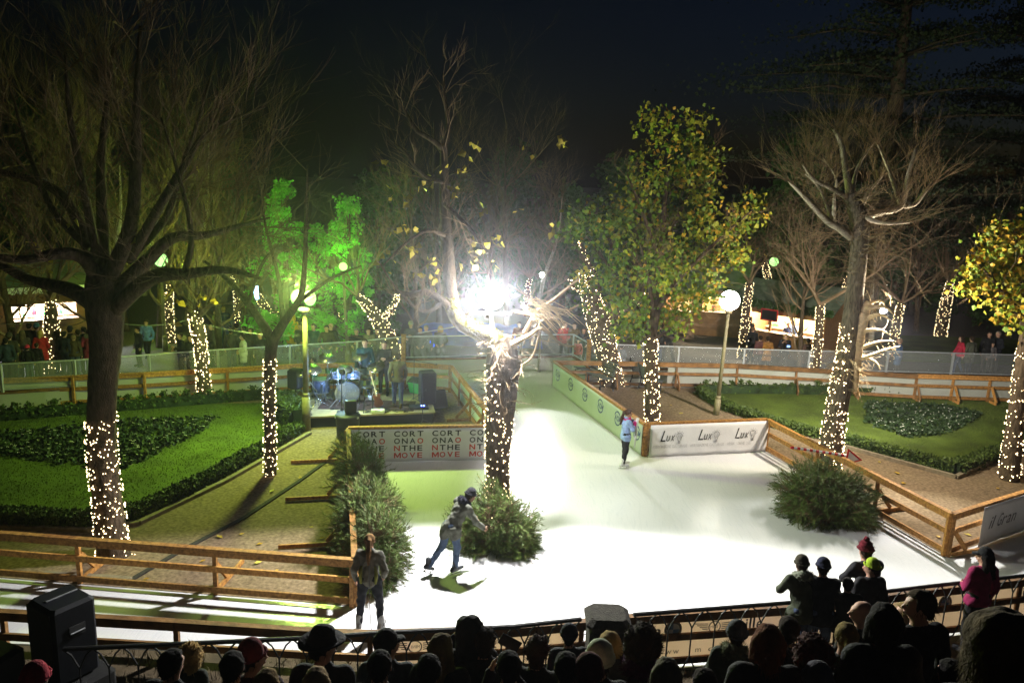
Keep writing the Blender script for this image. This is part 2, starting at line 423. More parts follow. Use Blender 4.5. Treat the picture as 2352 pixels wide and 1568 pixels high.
def hairmesh(kind,look):
    key=(kind,tuple(round(float(x),2) for x in look))
    if key in HCACHE: return HCACHE[key]
    J=dict(head=V3(0,0,0),look=np.array(look,float)); P,_=headprims(J)
    lk=J['look']/np.linalg.norm(J['look']); f=lk; r=np.cross(f,(0,0,1.)); r/=np.linalg.norm(r); u=np.cross(r,f)
    def loc(X,Y,Z): return X*r[0]+Y*r[1]+Z*r[2], X*f[0]+Y*f[1]+Z*f[2], X*u[0]+Y*u[1]+Z*u[2]
    skull=[('c',P(0,-.025,.035),P(0,.0,.042),.097,.090)]
    def face(y0=.055,z0=.075):
        def c(D,X,Y,Z):
            a,b,cc=loc(X,Y,Z)
            d=np.minimum(b-y0+.25*np.abs(a)*0, z0-cc)   # >0 inside the face box
            return np.maximum(D,d)
        return c
    parts=[]; h=.013
    if kind=='short': parts=[(*sdfmesh(skull+[('c',P(0,-.05,.0),P(0,-.06,-.04),.07,.05)],h,.02,face(.03,.08),.006,70),0)]
    elif kind=='spiky':
        V,Q=sdfmesh(skull+[('c',P(0,-.05,.0),P(0,-.06,-.05),.08,.06)],h,.02,face(.03,.08),.012,80); parts=[(V,Q,0)]
    elif kind=='bob': parts=[(*sdfmesh(skull+[('c',P(s*.07,-.02,.0),P(s*.075,-.01,-.10),.045,.04) for s in(-1,1)]+[('c',P(0,-.07,0),P(0,-.08,-.11),.075,.06)],h,.03,face(.045,.08),.005,90),0)]
    elif kind=='long': parts=[(*sdfmesh(skull+[('c',P(s*.07,-.03,.0),P(s*.085,-.02,-.20),.045,.05) for s in(-1,1)]+[('c',P(0,-.07,0),P(0,-.105,-.30),.08,.075)],h,.03,face(.045,.08),.007,60),0)]
    elif kind=='ponytail': parts=[(*sdfmesh(skull+[('c',P(0,-.11,.05),P(0,-.15,.02),.035,.035),('c',P(0,-.15,.02),P(.0,-.16,-.16),.035,.04),('c',P(0,-.16,-.16),P(.0,-.14,-.36),.042,.02)],h,.02,face(.03,.08),.004,80),0)]
    elif kind=='bun': parts=[(*sdfmesh(skull+[('e',P(0,-.10,.10),(.055,.055,.055)),('c',P(0,-.05,.0),P(0,-.06,-.05),.07,.05)],h,.015,face(.03,.08),.006,70),0)]
    elif kind=='curly': parts=[(*sdfmesh([('c',P(0,-.04,.04),P(0,-.01,.045),.125,.115),('c',P(0,-.06,-.02),P(0,-.07,-.12),.12,.09)],h,.03,face(.055,.085),.020,75),0)]
    elif kind=='frizz': parts=[(*sdfmesh([('c',P(0,-.04,.05),P(0,-.01,.05),.125,.115),('c',P(0,-.05,-.02),P(0,-.06,-.14),.125,.11)],h,.03,face(.06,.09),.007,38),0)]
    elif kind=='bald': return None
    elif kind in('beanie','bobble'):
        c=lambda D,X,Y,Z: np.maximum(D,-(loc(X,Y,Z)[2]-.035))
        parts=[(*sdfmesh([('c',P(0,-.022,.055),P(0,-.02,.080),.112,.100)],h,.02,c,.003,95),0)]
        ring=[P(.106*math.sin(a)*1.0,-.018+.122*math.cos(a),.045+.014*math.cos(a)) for a in np.linspace(0,6.283,17)]
        parts.append((*sdfmesh([('c',ring[i],ring[i+1],.013,.013) for i in range(16)],h,.01,None,.002,120),0))
        if kind=='bobble': parts.append((*sdfmesh([('e',P(0,-.04,.185),(.045,.045,.045))],h,0,None,.008,110),0))
    elif kind=='fedora':
        c=lambda D,X,Y,Z: np.maximum(D,-(loc(X,Y,Z)[2]-.035))
        parts=[(*sdfmesh([('c',P(0,-.03,.05),P(0,-.025,.115),.105,.080),('c',P(0,.02,.05),P(0,.03,.11),.100,.065)],h,.03,c,.002,40),0)]
        ring=[P(.155*math.sin(a),-.01+.19*math.cos(a),.045+.02*abs(math.sin(a))) for a in np.linspace(0,6.283,25)]
        ring2=[P(.10*math.sin(a),-.01+.12*math.cos(a),.045) for a in np.linspace(0,6.283,25)]
        mb=MB(); mb.add(ring+ring2+[q+u*.008 for q in ring]+[q+u*.008 for q in ring2],
            [(i,i+1,26+i,25+i) for i in range(24)]+[(51+i,50+i,75+i,76+i) for i in range(24)]+[(i+1,i,50+i,51+i) for i in range(24)])
        parts.append((np.array(mb.v),np.array(mb.f),0))
    elif kind=='cap':
        c=lambda D,X,Y,Z: np.maximum(D,-(loc(X,Y,Z)[2]-.03))
        parts=[(*sdfmesh([('c',P(0,-.022,.045),P(0,-.015,.06),.112,.102)],h,.02,c,.002,60),0),
               (*sdfmesh([('c',P(s*.045,.08,.045),P(s*.03,.15,.035),.016,.012) for s in(-1,-.5,0,.5,1)],h,.02),0)]
    elif kind=='hood':
        parts=[(*sdfmesh([('c',P(0,-.03,.04),P(0,-.01,.03),.122,.112),('c',P(0,-.05,-.03),P(0,-.05,-.13),.12,.12)],h,.03,face(.06,.10),.006,45),0)]
    elif kind=='furhood':
        parts=[(*sdfmesh([('c',P(s*.09,-.04,-.14),P(s*.05,-.13,-.12),.055,.06) for s in(-1,1)]+[('c',P(-.05,-.13,-.12),P(.05,-.13,-.12),.07,.07)],h,.02,None,.014,85),0)]
    if kind in('short','spiky','bob','long','ponytail','bun','curly','furhood','bobble','frizz'):
        V=parts[0][0]; g=random.Random(len(kind)*7+3); ns=dict(short=420,spiky=420,bob=600,long=800,ponytail=600,bun=420,curly=900,furhood=900,bobble=200,frizz=5200)[kind]
        vs=[];fs=[]; cc=V.mean(0)
        for i in range(ns):
            v=V[g.randrange(len(V))]; n=v-cc; n/=np.linalg.norm(n)+1e-6
            if kind in('curly','furhood','spiky','bobble'): d=n*1.0+np.array((g.gauss(0,.6),g.gauss(0,.6),g.gauss(0,.6))); L=g.uniform(.02,.055)*(.75 if kind=='frizz' else 1)
            else: d=np.array((0,0,-1.))+n*g.uniform(.05,.6)-f*.3+np.array((g.gauss(0,.25),g.gauss(0,.25),0)); L=g.uniform(.025,.07)
            d/=np.linalg.norm(d); s_=np.cross(d,n); s_=s_/(np.linalg.norm(s_)+1e-6)*g.uniform(.0018,.004); k=len(vs); v=v-n*.004
            vs+=[v-s_,v+s_,v+d*L]; fs.append((k,k+1,k+2))
        parts.append((np.array(vs),fs,0))
    HCACHE[key]=vq(kind,parts,[M_black]); return HCACHE[key]
HAIRNAME=dict(beanie='hat',bobble='hat',fedora='hat',cap='hat',hood='hood',furhood='fur_collar')
def setm(o,m):
    o.material_slots[0].link='OBJECT'; o.material_slots[0].material=m
def person(pose,loc,rz,H,label,hair,haircol,jack,trou,shoe=(.03,.025,.02),under=None,group=None,h=.02,key=None,extra=None):
    """one person: Empty at the feet > body, jacket, trousers, shoe, hair / hat"""
    J=POSES[pose] if isinstance(pose,str) else pose
    pm=person_meshes(key or pose,J,h); s=H/1.76
    t=thing('person',label,'person',loc,rz,group); t.scale=(s,s,s)
    link('body',pm['body'],t)
    o=link('jacket',pm['jacket'],t); setm(o,jack if not isinstance(jack,tuple) else cloth(jack))
    o=link('trousers',pm['trousers'],t); setm(o,cloth(trou))
    for me in pm['shoes']:
        o=link('shoe',me,t); setm(o,cloth(shoe))
    for kind,c in ([(hair,haircol)]+([under] if under else [])+(extra or [])):
        me=hairmesh(kind,J['look'])
        if me is None: continue
        o=link(HAIRNAME.get(kind,'hair'),me,t,tuple(J['head'])); setm(o,cloth(c,1))
    return t
POSES={}
POSES['stand']=stand()
POSES['relax']=stand(elL=(-.24,-.05,1.15),wrL=(-.20,.10,.93),elR=(.26,-.02,1.14),wrR=(.24,.06,.90),knR=(.11,.06,.5),look=(.25,1,-.1))
POSES['hold']=stand(elL=(-.24,.02,1.15),wrL=(-.10,.24,1.22),elR=(.24,.0,1.14),wrR=(.13,.22,1.10),look=(-.2,1,-.2))
POSES['pockets']=stand(elL=(-.29,-.06,1.16),wrL=(-.20,.08,.98),elR=(.29,-.06,1.16),wrR=(.20,.08,.98),coat=.84)
POSES['coat']=stand(elL=(-.25,-.02,1.14),wrL=(-.15,.17,1.02),elR=(.25,-.02,1.14),wrR=(.14,.17,1.0),coat=.62,fat=.012,look=(.15,1,0))
POSES['phone']=stand(elL=(-.24,.08,1.18),wrL=(-.09,.30,1.42),elR=(.24,.08,1.17),wrR=(.09,.30,1.40),fat=.01)
POSES['lean']=stand(pelvis=(0,-.05,.94),waist=(0,0,1.09),chest=(0,.08,1.30),neck=(0,.14,1.46),head=(0,.19,1.60),shL=(-.185,.11,1.41),shR=(.185,.11,1.41),
   elL=(-.27,.24,1.17),elR=(.27,.24,1.17),wrL=(-.12,.38,1.13),wrR=(.12,.38,1.13),look=(0,1,-.2),coat=.80,fat=.015)
POSES['turn']=stand(elL=(-.24,.02,1.15),wrL=(-.12,.22,1.08),elR=(.26,-.02,1.14),wrR=(.24,.06,.90),look=(-.9,.6,-.05))
POSES['turnr']=stand(elR=(.24,.02,1.15),wrR=(.12,.22,1.08),look=(.85,.6,-.05),coat=.8)
POSES['walk']=stand(knL=(-.10,.16,.53),anL=(-.10,.20,.10),toL=(-.11,.36,.07),knR=(.10,-.06,.50),anR=(.10,-.26,.13),toR=(.11,-.10,.05),
   elL=(-.24,-.10,1.16),wrL=(-.24,-.06,.92),elR=(.24,.06,1.15),wrR=(.23,.18,.94))
# ---------------------------------------------------------------- ground sheets
def sheet(name,poly,z,m,kind='structure'):
    mb=MB(); mb.add([(p[0],p[1],z) for p in poly],[tuple(range(len(poly)))])
    me_o=mb.build(name,m); me=me_o.data
    import bmesh
    bm=bmesh.new(); bm.from_mesh(me); bmesh.ops.triangulate(bm,faces=bm.faces[:]); 
    for f in bm.faces:
        if f.normal.z<0: f.normal_flip()
    bm.to_mesh(me); bm.free()
    return tag(me_o,kind=kind)
def inpoly(p,poly):
    c=False; n=len(poly)
    for i in range(n):
        a,b=poly[i],poly[i-1]
        if (a[1]>p[1])!=(b[1]>p[1]) and p[0]<(b[0]-a[0])*(p[1]-a[1])/(b[1]-a[1])+a[0]: c=not c
    return c
def samp(poly,n,rng):
    xs=[p[0] for p in poly]; ys=[p[1] for p in poly]; out=[]
    while len(out)<n:
        p=(rng.uniform(min(xs),max(xs)),rng.uniform(min(ys),max(ys)))
        if inpoly(p,poly): out.append(p)
    return out
M_gravel=mat('gravel',(.21,.145,.08),1,.45,14,.6,90,c2=(.29,.21,.125))
M_asph=mat('asphalt',(.10,.095,.08),.9,.3,9,.4,90)
M_dirt=mat('dirt',(.105,.078,.045),1,.4,3,.6,60)
# ice: white, glossy, scratched
def icemat():
    m=bpy.data.materials.new('ice'); m.use_nodes=True; nt=m.node_tree; N=nt.nodes; L=nt.links; b=N['Principled BSDF']
    tc=N.new('ShaderNodeTexCoord')
    n=N.new('ShaderNodeTexNoise'); n.inputs['Scale'].default_value=.55; n.inputs['Detail'].default_value=5; L.new(tc.outputs['Object'],n.inputs['Vector'])
    r=N.new('ShaderNodeValToRGB'); r.color_ramp.elements[0].position=.1; r.color_ramp.elements[0].color=(.70,.71,.72,1); r.color_ramp.elements[1].position=.9; r.color_ramp.elements[1].color=(.78,.78,.78,1)
    L.new(n.outputs['Fac'],r.inputs['Fac']); L.new(r.outputs['Color'],b.inputs['Base Color'])
    wv=N.new('ShaderNodeTexNoise'); wv.inputs['Scale'].default_value=.35; L.new(tc.outputs['Object'],wv.inputs['Vector'])
    mx=N.new('ShaderNodeMixRGB'); mx.inputs[0].default_value=.5; L.new(tc.outputs['Object'],mx.inputs[1]); L.new(wv.outputs['Color'],mx.inputs[2])
    tot=None
    for ang,sc_ in((.3,52),(1.2,44),(2.2,60),(2.8,48)):
        mp=N.new('ShaderNodeMapping'); mp.inputs['Rotation'].default_value=(0,0,ang); mp.inputs['Scale'].default_value=(sc_,2.6,1); L.new(mx.outputs[0],mp.inputs['Vector'])
        q=N.new('ShaderNodeTexNoise'); q.inputs['Scale'].default_value=1.0; q.inputs['Detail'].default_value=1; L.new(mp.outputs['Vector'],q.inputs['Vector'])
        mr=N.new('ShaderNodeMapRange'); mr.inputs['From Min'].default_value=.64; mr.inputs['From Max'].default_value=.72; L.new(q.outputs['Fac'],mr.inputs['Value'])
        if tot is None: tot=mr.outputs[0]
        else:
            m_=N.new('ShaderNodeMath'); m_.operation='MAXIMUM'; L.new(tot,m_.inputs[0]); L.new(mr.outputs[0],m_.inputs[1]); tot=m_.outputs[0]
    dk=N.new('ShaderNodeMixRGB'); dk.inputs[2].default_value=(.63,.65,.67,1); L.new(r.outputs['Color'],dk.inputs[1]); sm=N.new('ShaderNodeMath'); sm.operation='MULTIPLY'; sm.inputs[1].default_value=.42; L.new(tot,sm.inputs[0]); L.new(sm.outputs[0],dk.inputs[0]); L.new(dk.outputs[0],b.inputs['Base Color'])
    n3=N.new('ShaderNodeTexNoise'); n3.inputs['Scale'].default_value=14; n3.inputs['Detail'].default_value=6; L.new(tc.outputs['Object'],n3.inputs['Vector'])
    ad=N.new('ShaderNodeMath'); ad.operation='MULTIPLY_ADD'; ad.inputs[1].default_value=-.25; L.new(tot,ad.inputs[0]); L.new(n3.outputs['Fac'],ad.inputs[2])
    bp=N.new('ShaderNodeBump'); bp.inputs['Strength'].default_value=.16; bp.inputs['Distance'].default_value=.03; L.new(ad.outputs[0],bp.inputs['Height']); L.new(bp.outputs['Normal'],b.inputs['Normal'])
    rr=N.new('ShaderNodeMapRange'); rr.inputs['To Min'].default_value=.14; rr.inputs['To Max'].default_value=.24; L.new(n.outputs['Fac'],rr.inputs['Value']); L.new(rr.outputs[0],b.inputs['Roughness'])
    b.inputs['Specular IOR Level'].default_value=.35
    return m
M_ice=icemat()
sheet('ground',[(-400,-40),(400,-40),(400,600),(-400,600)],0,M_dirt)
ZT=1.5
OUT=[G(*p,ZT) for p in((-300,850),(0,836),(170,827),(500,803),(820,784),(928,773))]
OUTC=[G(*p,ZT) for p in((928,773),(1130,770),(1318,768),(1354,789))]
OUTR=[G(*p,ZT) for p in((1354,789),(1560,796),(1860,806),(2041,806),(2340,815),(2650,826))]
NEART=[(-260,1388),(0,1403),(400,1426),(740,1448),(850,1452),(1170,1441),(1340,1426),(1460,1414),(1850,1389),(2130,1353),(2352,1328),(2650,1296)]
NEAR=[G(*p,1.0) for p in NEART]; NEAR=[Vector((p.x,p.y,0)) for p in NEAR]
ice=[(p.x,p.y) for p in NEAR]+[(p.x,p.y) for p in reversed(OUTR)]+[(p.x,p.y) for p in reversed(OUTC)]+[(p.x,p.y) for p in reversed(OUT)]
sheet('plaza',[(-60,OUT[0].y-4)]+[(p.x,p.y-.2) for p in OUT+OUTC[1:]+OUTR[1:]]+[(60,OUTR[-1].y),(60,62),(-60,62)],.004,M_asph)
sheet('ice_rink',ice,.010,M_ice)
# gardens inside the rink
LG=[G(*p) for p in((-300,1303),(815,1393),(800,1060),(1150,1052),(1035,900),(930,893),(700,897),(335,922),(0,940),(-300,957))]
RG=[G(*p) for p in((1270,886),(1478,1048),(1755,1035),(2172,1278),(2430,1186),(2800,1060),(2800,955),(2352,926),(2100,918),(1690,893))]
sheet('garden_path',[(p.x,p.y) for p in LG],.018,M_gravel)
sheet('garden_path_right',[(p.x,p.y) for p in RG],.018,M_gravel)
LL=[G(*p) for p in((-400,1178),(0,1190),(215,1195),(345,1170),(520,1085),(705,985),(665,925),(440,930),(0,965),(-400,990))]
RL=[G(*p) for p in((1603,905),(1700,955),(1940,1020),(2195,1092),(2352,1030),(2800,880),(2352,908),(2000,905))]
LB=[G(*p) for p in((-300,1000),(0,1000),(250,972),(505,962),(455,1000),(285,1082),(140,1070),(0,1050),(-300,1060))]
RB=[G(*p) for p in((1990,925),(2170,935),(2255,955),(2180,1000),(2080,1008),(1985,975))]
def lawn(poly,bed,n,seed,name):
    sheet(name,[(p.x,p.y) for p in poly],.03,M_turf)
    rng=random.Random(seed); mb=MB()
    for x,y in samp(poly,n,rng):
        a=rng.uniform(0,6.28); h=rng.uniform(.015,.045); w=.012; dx,dy=math.cos(a)*w,math.sin(a)*w; l=rng.uniform(-.03,.03)
        mb.add([(x-dx,y-dy,.03),(x+dx,y+dy,.03),(x+l,y-l,.03+h)],[(0,1,2)])
    tag(mb.build('grass',M_grass),'short green lawn grass inside the low box hedges','grass',kind='stuff')
    mb=MB()
    for x,y in samp(bed,int(n*.075),rng):
        h=rng.uniform(.05,.13)
        for k in range(4): mb.leaf((x+rng.uniform(-.06,.06),y+rng.uniform(-.06,.06),.05+rng.random()*h),rng.uniform(.07,.13),rng,0)
        if rng.random()<.085:
            mb.octa((x,y,.09+h),.022,1,.6); mb.octa((x+.03,y+.02,.08+h),.018,1,.6)
    return tag(mb.build('flower_bed_planting',[M_bed,M_petal]),kind='stuff')
o=lawn(LL,LB,26000,1,'lawn'); tag(o,'dark bedding plants dotted with white flowers on the left lawn','flower bed')
o=lawn(RL,RB,16000,2,'lawn_right'); tag(o,'dark bedding plants dotted with white flowers on the right lawn','flower bed')
sheet('far_lawn',[(p.x,p.y) for p in (G(2065,830),G(2070,770),G(2230,775),G(2700,800),G(2700,850),G(2352,840))],.012,M_turf)
sheet('far_lawn_left',[(p.x,p.y) for p in (G(300,812),G(330,770),G(395,745),G(390,800))],.012,M_turf)
# kerbs
def kerb(name,pts,w=.12,h=.10,m=M_kerb):
    mb=MB()
    for a,b in zip(pts,pts[1:]): mb.beam((a[0],a[1],h/2),(b[0],b[1],h/2),w,h)
    return tag(mb.build(name,m),kind='structure')
kerb('kerb',[G(*p) for p in((-100,1222),(0,1213),(200,1222),(320,1205),(520,1108),(712,998))])
kerb('kerb_inner',[G(*p) for p in((300,1335),(420,1265),(560,1192),(690,1105),(772,1045))],.10,.05,M_stone)
kerb('kerb_near',[G(*p) for p in((100,1325),(190,1330),(300,1338))],.14,.10)
kerb('kerb_right',[G(*p) for p in((1940,1030),(2195,1100),(2330,1040),(2500,965))],.12,.12)
# ---------------------------------------------------------------- hedges
def hedge(label,pts,w,h,n,seed,size=.06,tuft=False,m=M_box,z0=0.02):
    rng=random.Random(seed); mb=MB(); L=[(b-a).length for a,b in zip(pts,pts[1:])]; T=sum(L)
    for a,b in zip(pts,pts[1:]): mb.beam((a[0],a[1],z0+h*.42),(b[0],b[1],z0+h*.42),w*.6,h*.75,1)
    def at(s):
        for (a,b),l in zip(zip(pts,pts[1:]),L):
            if s<=l: return a+(b-a)*(s/l),(b-a)/l
            s-=l
        return pts[-1],(pts[-1]-pts[-2]).normalized()
    if tuft:
        k=int(T/.34)
        for i in range(k):
            p,d=at((i+.5)*T/k); hh=h*rng.uniform(.8,1.25)
            for j in range(int(n/k)):
                a=rng.uniform(0,6.28); r=abs(rng.gauss(0,.09)); z=rng.random()**.7*hh
                mb.leaf((p.x+math.cos(a)*r*(1.3-z/hh*.6),p.y+math.sin(a)*r,z0+z),size*rng.uniform(.8,1.5),rng,0,down=-.9)
    else:
        for i in range(n):
            p,d=at(rng.random()*T); s=Vector((-d.y,d.x,0)); e=rng.random()
            if e<.45: q=rng.uniform(-.5,.5)*w; z=h*rng.uniform(.86,1.06)
            else: q=rng.choice((-1,1))*w*.5*rng.uniform(.8,1.1); z=h*rng.random()
            z*=1+.10*math.sin(p.x*3+p.y*2.1)
            mb.leaf((p.x+s.x*q,p.y+s.y*q,z0+z),size*rng.uniform(.7,1.4),rng,0)
    return tag(mb.build('hedge',[m,M_bed]),label,'hedge')
hedge('clipped low box hedge along the near edge of the left lawn',[G(*p) for p in((-300,1196),(0,1205),(212,1210),(300,1195))],.38,.32,7500,11)
hedge('clipped low box hedge running diagonally beside the left gravel path',[G(*p) for p in((300,1195),(410,1148),(560,1068),(690,990))],.36,.30,6000,12)
hedge('row of ragged young box plants along the back of the left lawn',[G(*p) for p in((-200,982),(0,968),(300,943),(640,915))],.3,.42,6500,13,.07,True)
hedge('dense taller hedge end behind the lit slim tree',[G(*p) for p in((640,945),(690,985))],.7,.75,2600,14)
hedge('row of ragged young box plants along the back of the right lawn',[G(*p) for p in((1610,905),(1800,905),(2060,912),(2352,922),(2500,930))],.3,.42,6500,15,.07,True)
hedge('low box hedge beside the globe lamp along the right lawn',[G(*p) for p in((1605,905),(1660,940),(1790,985),(1950,1022))],.38,.30,5500,16)
hedge('clipped box hedge with corner nearest the right gravel path',[G(*p) for p in((1950,1022),(2060,1055),(2192,1090),(2352,1028),(2500,962))],.40,.34,7000,17)
# ---------------------------------------------------------------- timber fences
def fence(label,pts,h=1.0,sp=1.9,brace=0,rails=(.97,.55,.12),m=M_wood,bd=1.0,rw=.10,braces=None,skip0=False,rh=.115):
    """posts, rails and ground braces of a low rink fence; brace side +1 = left of travel"""
    root=thing('fence',label,'fence',pts[0])
    for a,b in zip(pts,pts[1:]):
        d=b-a; L=d.length; d=d/L; n=max(1,round(L/sp))
        nrm=Vector((-d.y,d.x,0))
        for i,z in enumerate(rails):
            mb=MB(); e=.012
            if i==0: mb.beam(a+Vector((0,0,z*h)),b+Vector((0,0,z*h)),rw*1.15,.05); mb.beam(a+d*.01+Vector((0,0,z*h-.085)),b-d*.01+Vector((0,0,z*h-.085)),.045,.115)
            else: mb.beam(a+nrm*e+Vector((0,0,z*h)),b+nrm*e+Vector((0,0,z*h)),.045,rh)
            wb(mb,'rail',m,root)
        for k in range(n+1):
            if k==n and b is not pts[-1]: continue
            if k==0 and skip0 and a is pts[0]: continue
            p=a+d*(L*k/n); mb=MB(); mb.beam(p+nrm*.055,p+nrm*.055+Vector((0,0,h*.94)),.075,.075); wb(mb,'post',m,root)
            if brace and 0<k<n+1 and (braces is None or k in braces):
                q=p+nrm*brace*bd; mb=MB()
                mb.beam(p+nrm*brace*.10+Vector((0,0,.06)),q+Vector((0,0,.06)),.05,.09)
                t_=p+nrm*brace*min(bd,.52); mb.beam(t_+Vector((0,0,.12)),p+nrm*brace*.11+Vector((0,0,h*.60)),.05,.09)
                wb(mb,'brace',m,root)
    return root
def V0(*ps): return [G(*p,.02) for p in ps]
FA=V0((-420,1293),(815,1393))
f=fence('open timber fence along the near side of the left garden',FA,.95,2.35,1,m=M_woodd if False else M_wood,bd=1.25)
FAL=V0((815,1393),(800,1060)); fence('timber side fence half hidden behind piled pine boughs',FAL,.95,2.4,1,bd=1.5)
FC=V0((800,1060),(1145,1052)); fence('yellow topped timber fence carrying the black and red lettered banner',FC,1.0,1.6)
FS=V0((1145,1052),(1035,900)); fence('timber fence with pale boards beside the stage and ice channel',FS,1.0,1.8,1,bd=.8,braces=(1,2))
FB=V0((1035,900),(930,893),(700,897)); fence('brown timber fence behind the stage monitors',FB,1.0,1.5,-1,bd=.01,braces=())
FL=V0((700,897),(335,922),(0,940),(-300,957)); fence('long timber fence with cream boards behind the left lawn',FL,1.0,2.4)
FR1=V0((1270,886),(1478,1048)); fence('timber fence carrying oval logo boards along the ice channel',FR1,1.0,1.3)
FR2=V0((1478,1048),(1755,1035)); fence('timber fence behind the white light bulb banner',FR2,1.02,1.8)
FR3=V0((1755,1035),(2172,1278)); fence('orange timber fence running diagonally beside the right pine bush',FR3,1.02,2.35,1,bd=1.0,braces=(1,2,3))
FR4=V0((2172,1278),(2430,1186),(2800,1060)); fence('timber fence running right from the front corner of the right garden',FR4,1.02,2.2,1,bd=.9,braces=(2,))
FRB=V0((1270,886),(1690,893),(2100,918)); fence('dark timber fence behind the two park benches',FRB,1.0,2.2,-1,bd=.5,m=M_woodd)
FRC=V0((2100,918),(2352,926),(2800,955)); fence('pale capped timber fence at the far right of the rink',FRC,1.02,1.6,-1,bd=.5)
FN=NEAR; fence('front timber rink fence just beyond the iron railing',[Vector((p.x,p.y,.02)) for p in NEAR],1.0,2.3,0,m=M_woodd)
def panel(label,pts,z0,z1,m,off,name='banner',cat='banner'):
    mb=MB()
    for a,b in zip(pts,pts[1:]):
        d=(b-a).normalized(); n=Vector((d.y,-d.x,0))*off
        aa=a+n; bb=b+n
        mb.beam(aa+Vector((0,0,(z0+z1)/2)),bb+Vector((0,0,(z0+z1)/2)),.012,z1-z0)
    root=thing(name,label,cat,pts[0]); wb(mb,'panel',m,root); return root
def lerp(a,b,t): return a+(b-a)*t
panel('cream boards fixed behind the long fence of the left lawn',list(reversed(FL)),.08,.90,M_board,-.07,'rink_board','board')
panel('white boards fixed behind the dark fence on the right',[lerp(FRB[0],FRB[1],.62),FRB[1],FRB[2],FRC[1],FRC[2]],.08,.90,M_board,-.09,'rink_board','board')
panel('pale green boards fixed on the stage side fence',FS,.10,.88,M_boardg,.06,'rink_board','board')
# lettered banners -----------------------------------------------------------
GL={}
def glyph(ch,bold=.0):
    if ch=='M' and bold>.005:
        P=[(0,0),(0,.7),(.17,.7),(.36,.27),(.55,.7),(.72,.7),(.72,0),(.58,0),(.58,.43),(.42,.07),(.30,.07),(.14,.43),(.14,0)]
        return np.array([(x,y,0) for x,y in P]),[(0,1,11,12),(1,2,11),(2,3,10,11),(3,4,8,9),(3,9,10),(4,5,8),(5,6,7,8)]
    if (ch,bold) not in GL:
        o=text(ch,1.0,M_ink,'g',None,ext=0,bold=bold); me=o.data
        v=np.array([q.co[:] for q in me.vertices]); fs=[tuple(p.vertices) for p in me.polygons]
        bpy.data.objects.remove(o); GL[(ch,bold)]=(v,fs)
    return GL[(ch,bold)]
def letters(items,name,mats,parent,bold=.0):
    """items: (char, x, y, cap height, width, shear, material index)"""
    mb=MB()
    for ch,x,y,hc,w,sh,mi in items:
        v,fs=glyph(ch,bold); mn=v.min(0); mx=v.max(0); sx=w/max(mx[0]-mn[0],1e-3); sy=hc/.7
        mb.add([(x+(p[0]-mn[0])*sx+sh*p[1]*sy,y+p[1]*sy,0) for p in v],fs,mi)
    o=mb.build(name,mats,parent); o.location=(0,0,.014); return o
def word(s,x,y,hc,adv,sh=0,mi=0,wf=.78):
    out=[]
    for ch in s:
        if ch!=' ':
            w=adv*wf*(.35 if ch in 'iIl.' else 1.25 if ch in 'mMwW' else 1); out.append((ch,x,y,hc,w,sh,mi)); x+=w+adv*(1-wf)
        else: x+=adv*.6
    return out
def hang(root,a,b,off):
    d=(b-a).normalized(); n=Vector((d.y,-d.x,0)); root.matrix_world=wallmat(a+n*off,b+n*off,a.z)
def wbanner(label,a,b,z0,z1,m,off,wav=.0,n=40):
    """a slightly rippled vinyl sheet hanging on a fence, frame: x along, y up, z to the viewer"""
    root=thing('banner',label,'banner'); hang(root,a,b,off); L=(b-a).length; mb=MB(); rng=random.Random(int(L*100)); vs=[];fs=[]
    ny=8
    for i in range(n+1):
        for j in range(ny+1):
            x=L*i/n; y=z0+(z1-z0)*j/ny
            w=wav*(math.sin(x*5.1+1.2*y)+.6*math.sin(x*11.7+y*3)+.35*math.sin(x*23+y*7))*(.35+.65*(1-j/ny))
            vs.append((x,y,w))
    for i in range(n):
        for j in range(ny):
            k=i*(ny+1)+j; fs.append((k,k+ny+1,k+ny+2,k+1))
    mb.add(vs,fs); o=mb.build('sheet',m,root,True)
    md=o.modifiers.new('thick','SOLIDIFY'); md.thickness=.004
    return root,L
a,b=FC
bc,L=wbanner('white banner lettered CORT ONAO NTHE MOVE in black and red',a+(b-a).normalized()*.06,b,.0,.93,M_banner,.080,.006)
for k in range(4):
    it=[]
    for r,row in enumerate(('CORT','ONAO','NTHE','MOVE')):
        for c,ch in enumerate(row):
            red=(r==3) or (r==1 and c==3) or (r==2 and c==0)
            it.append((ch,.13+k*1.03+c*.21,.725-r*.205,(.15),.19 if ch=='M' else .135 if ch=='E' else .16,0,1 if red else 0))
    letters([q for q in it if q[0]!='M']+[q for q in it if q[0]=='M'],'lettering',[M_ink,M_inkr],bc,.022)
a,b=FR2
bl,L=wbanner('white banner with three Lux light bulb drawings and Associazione Culturale',a+(b-a).normalized()*.12,b,.0,.96,M_banner,.082,.012)
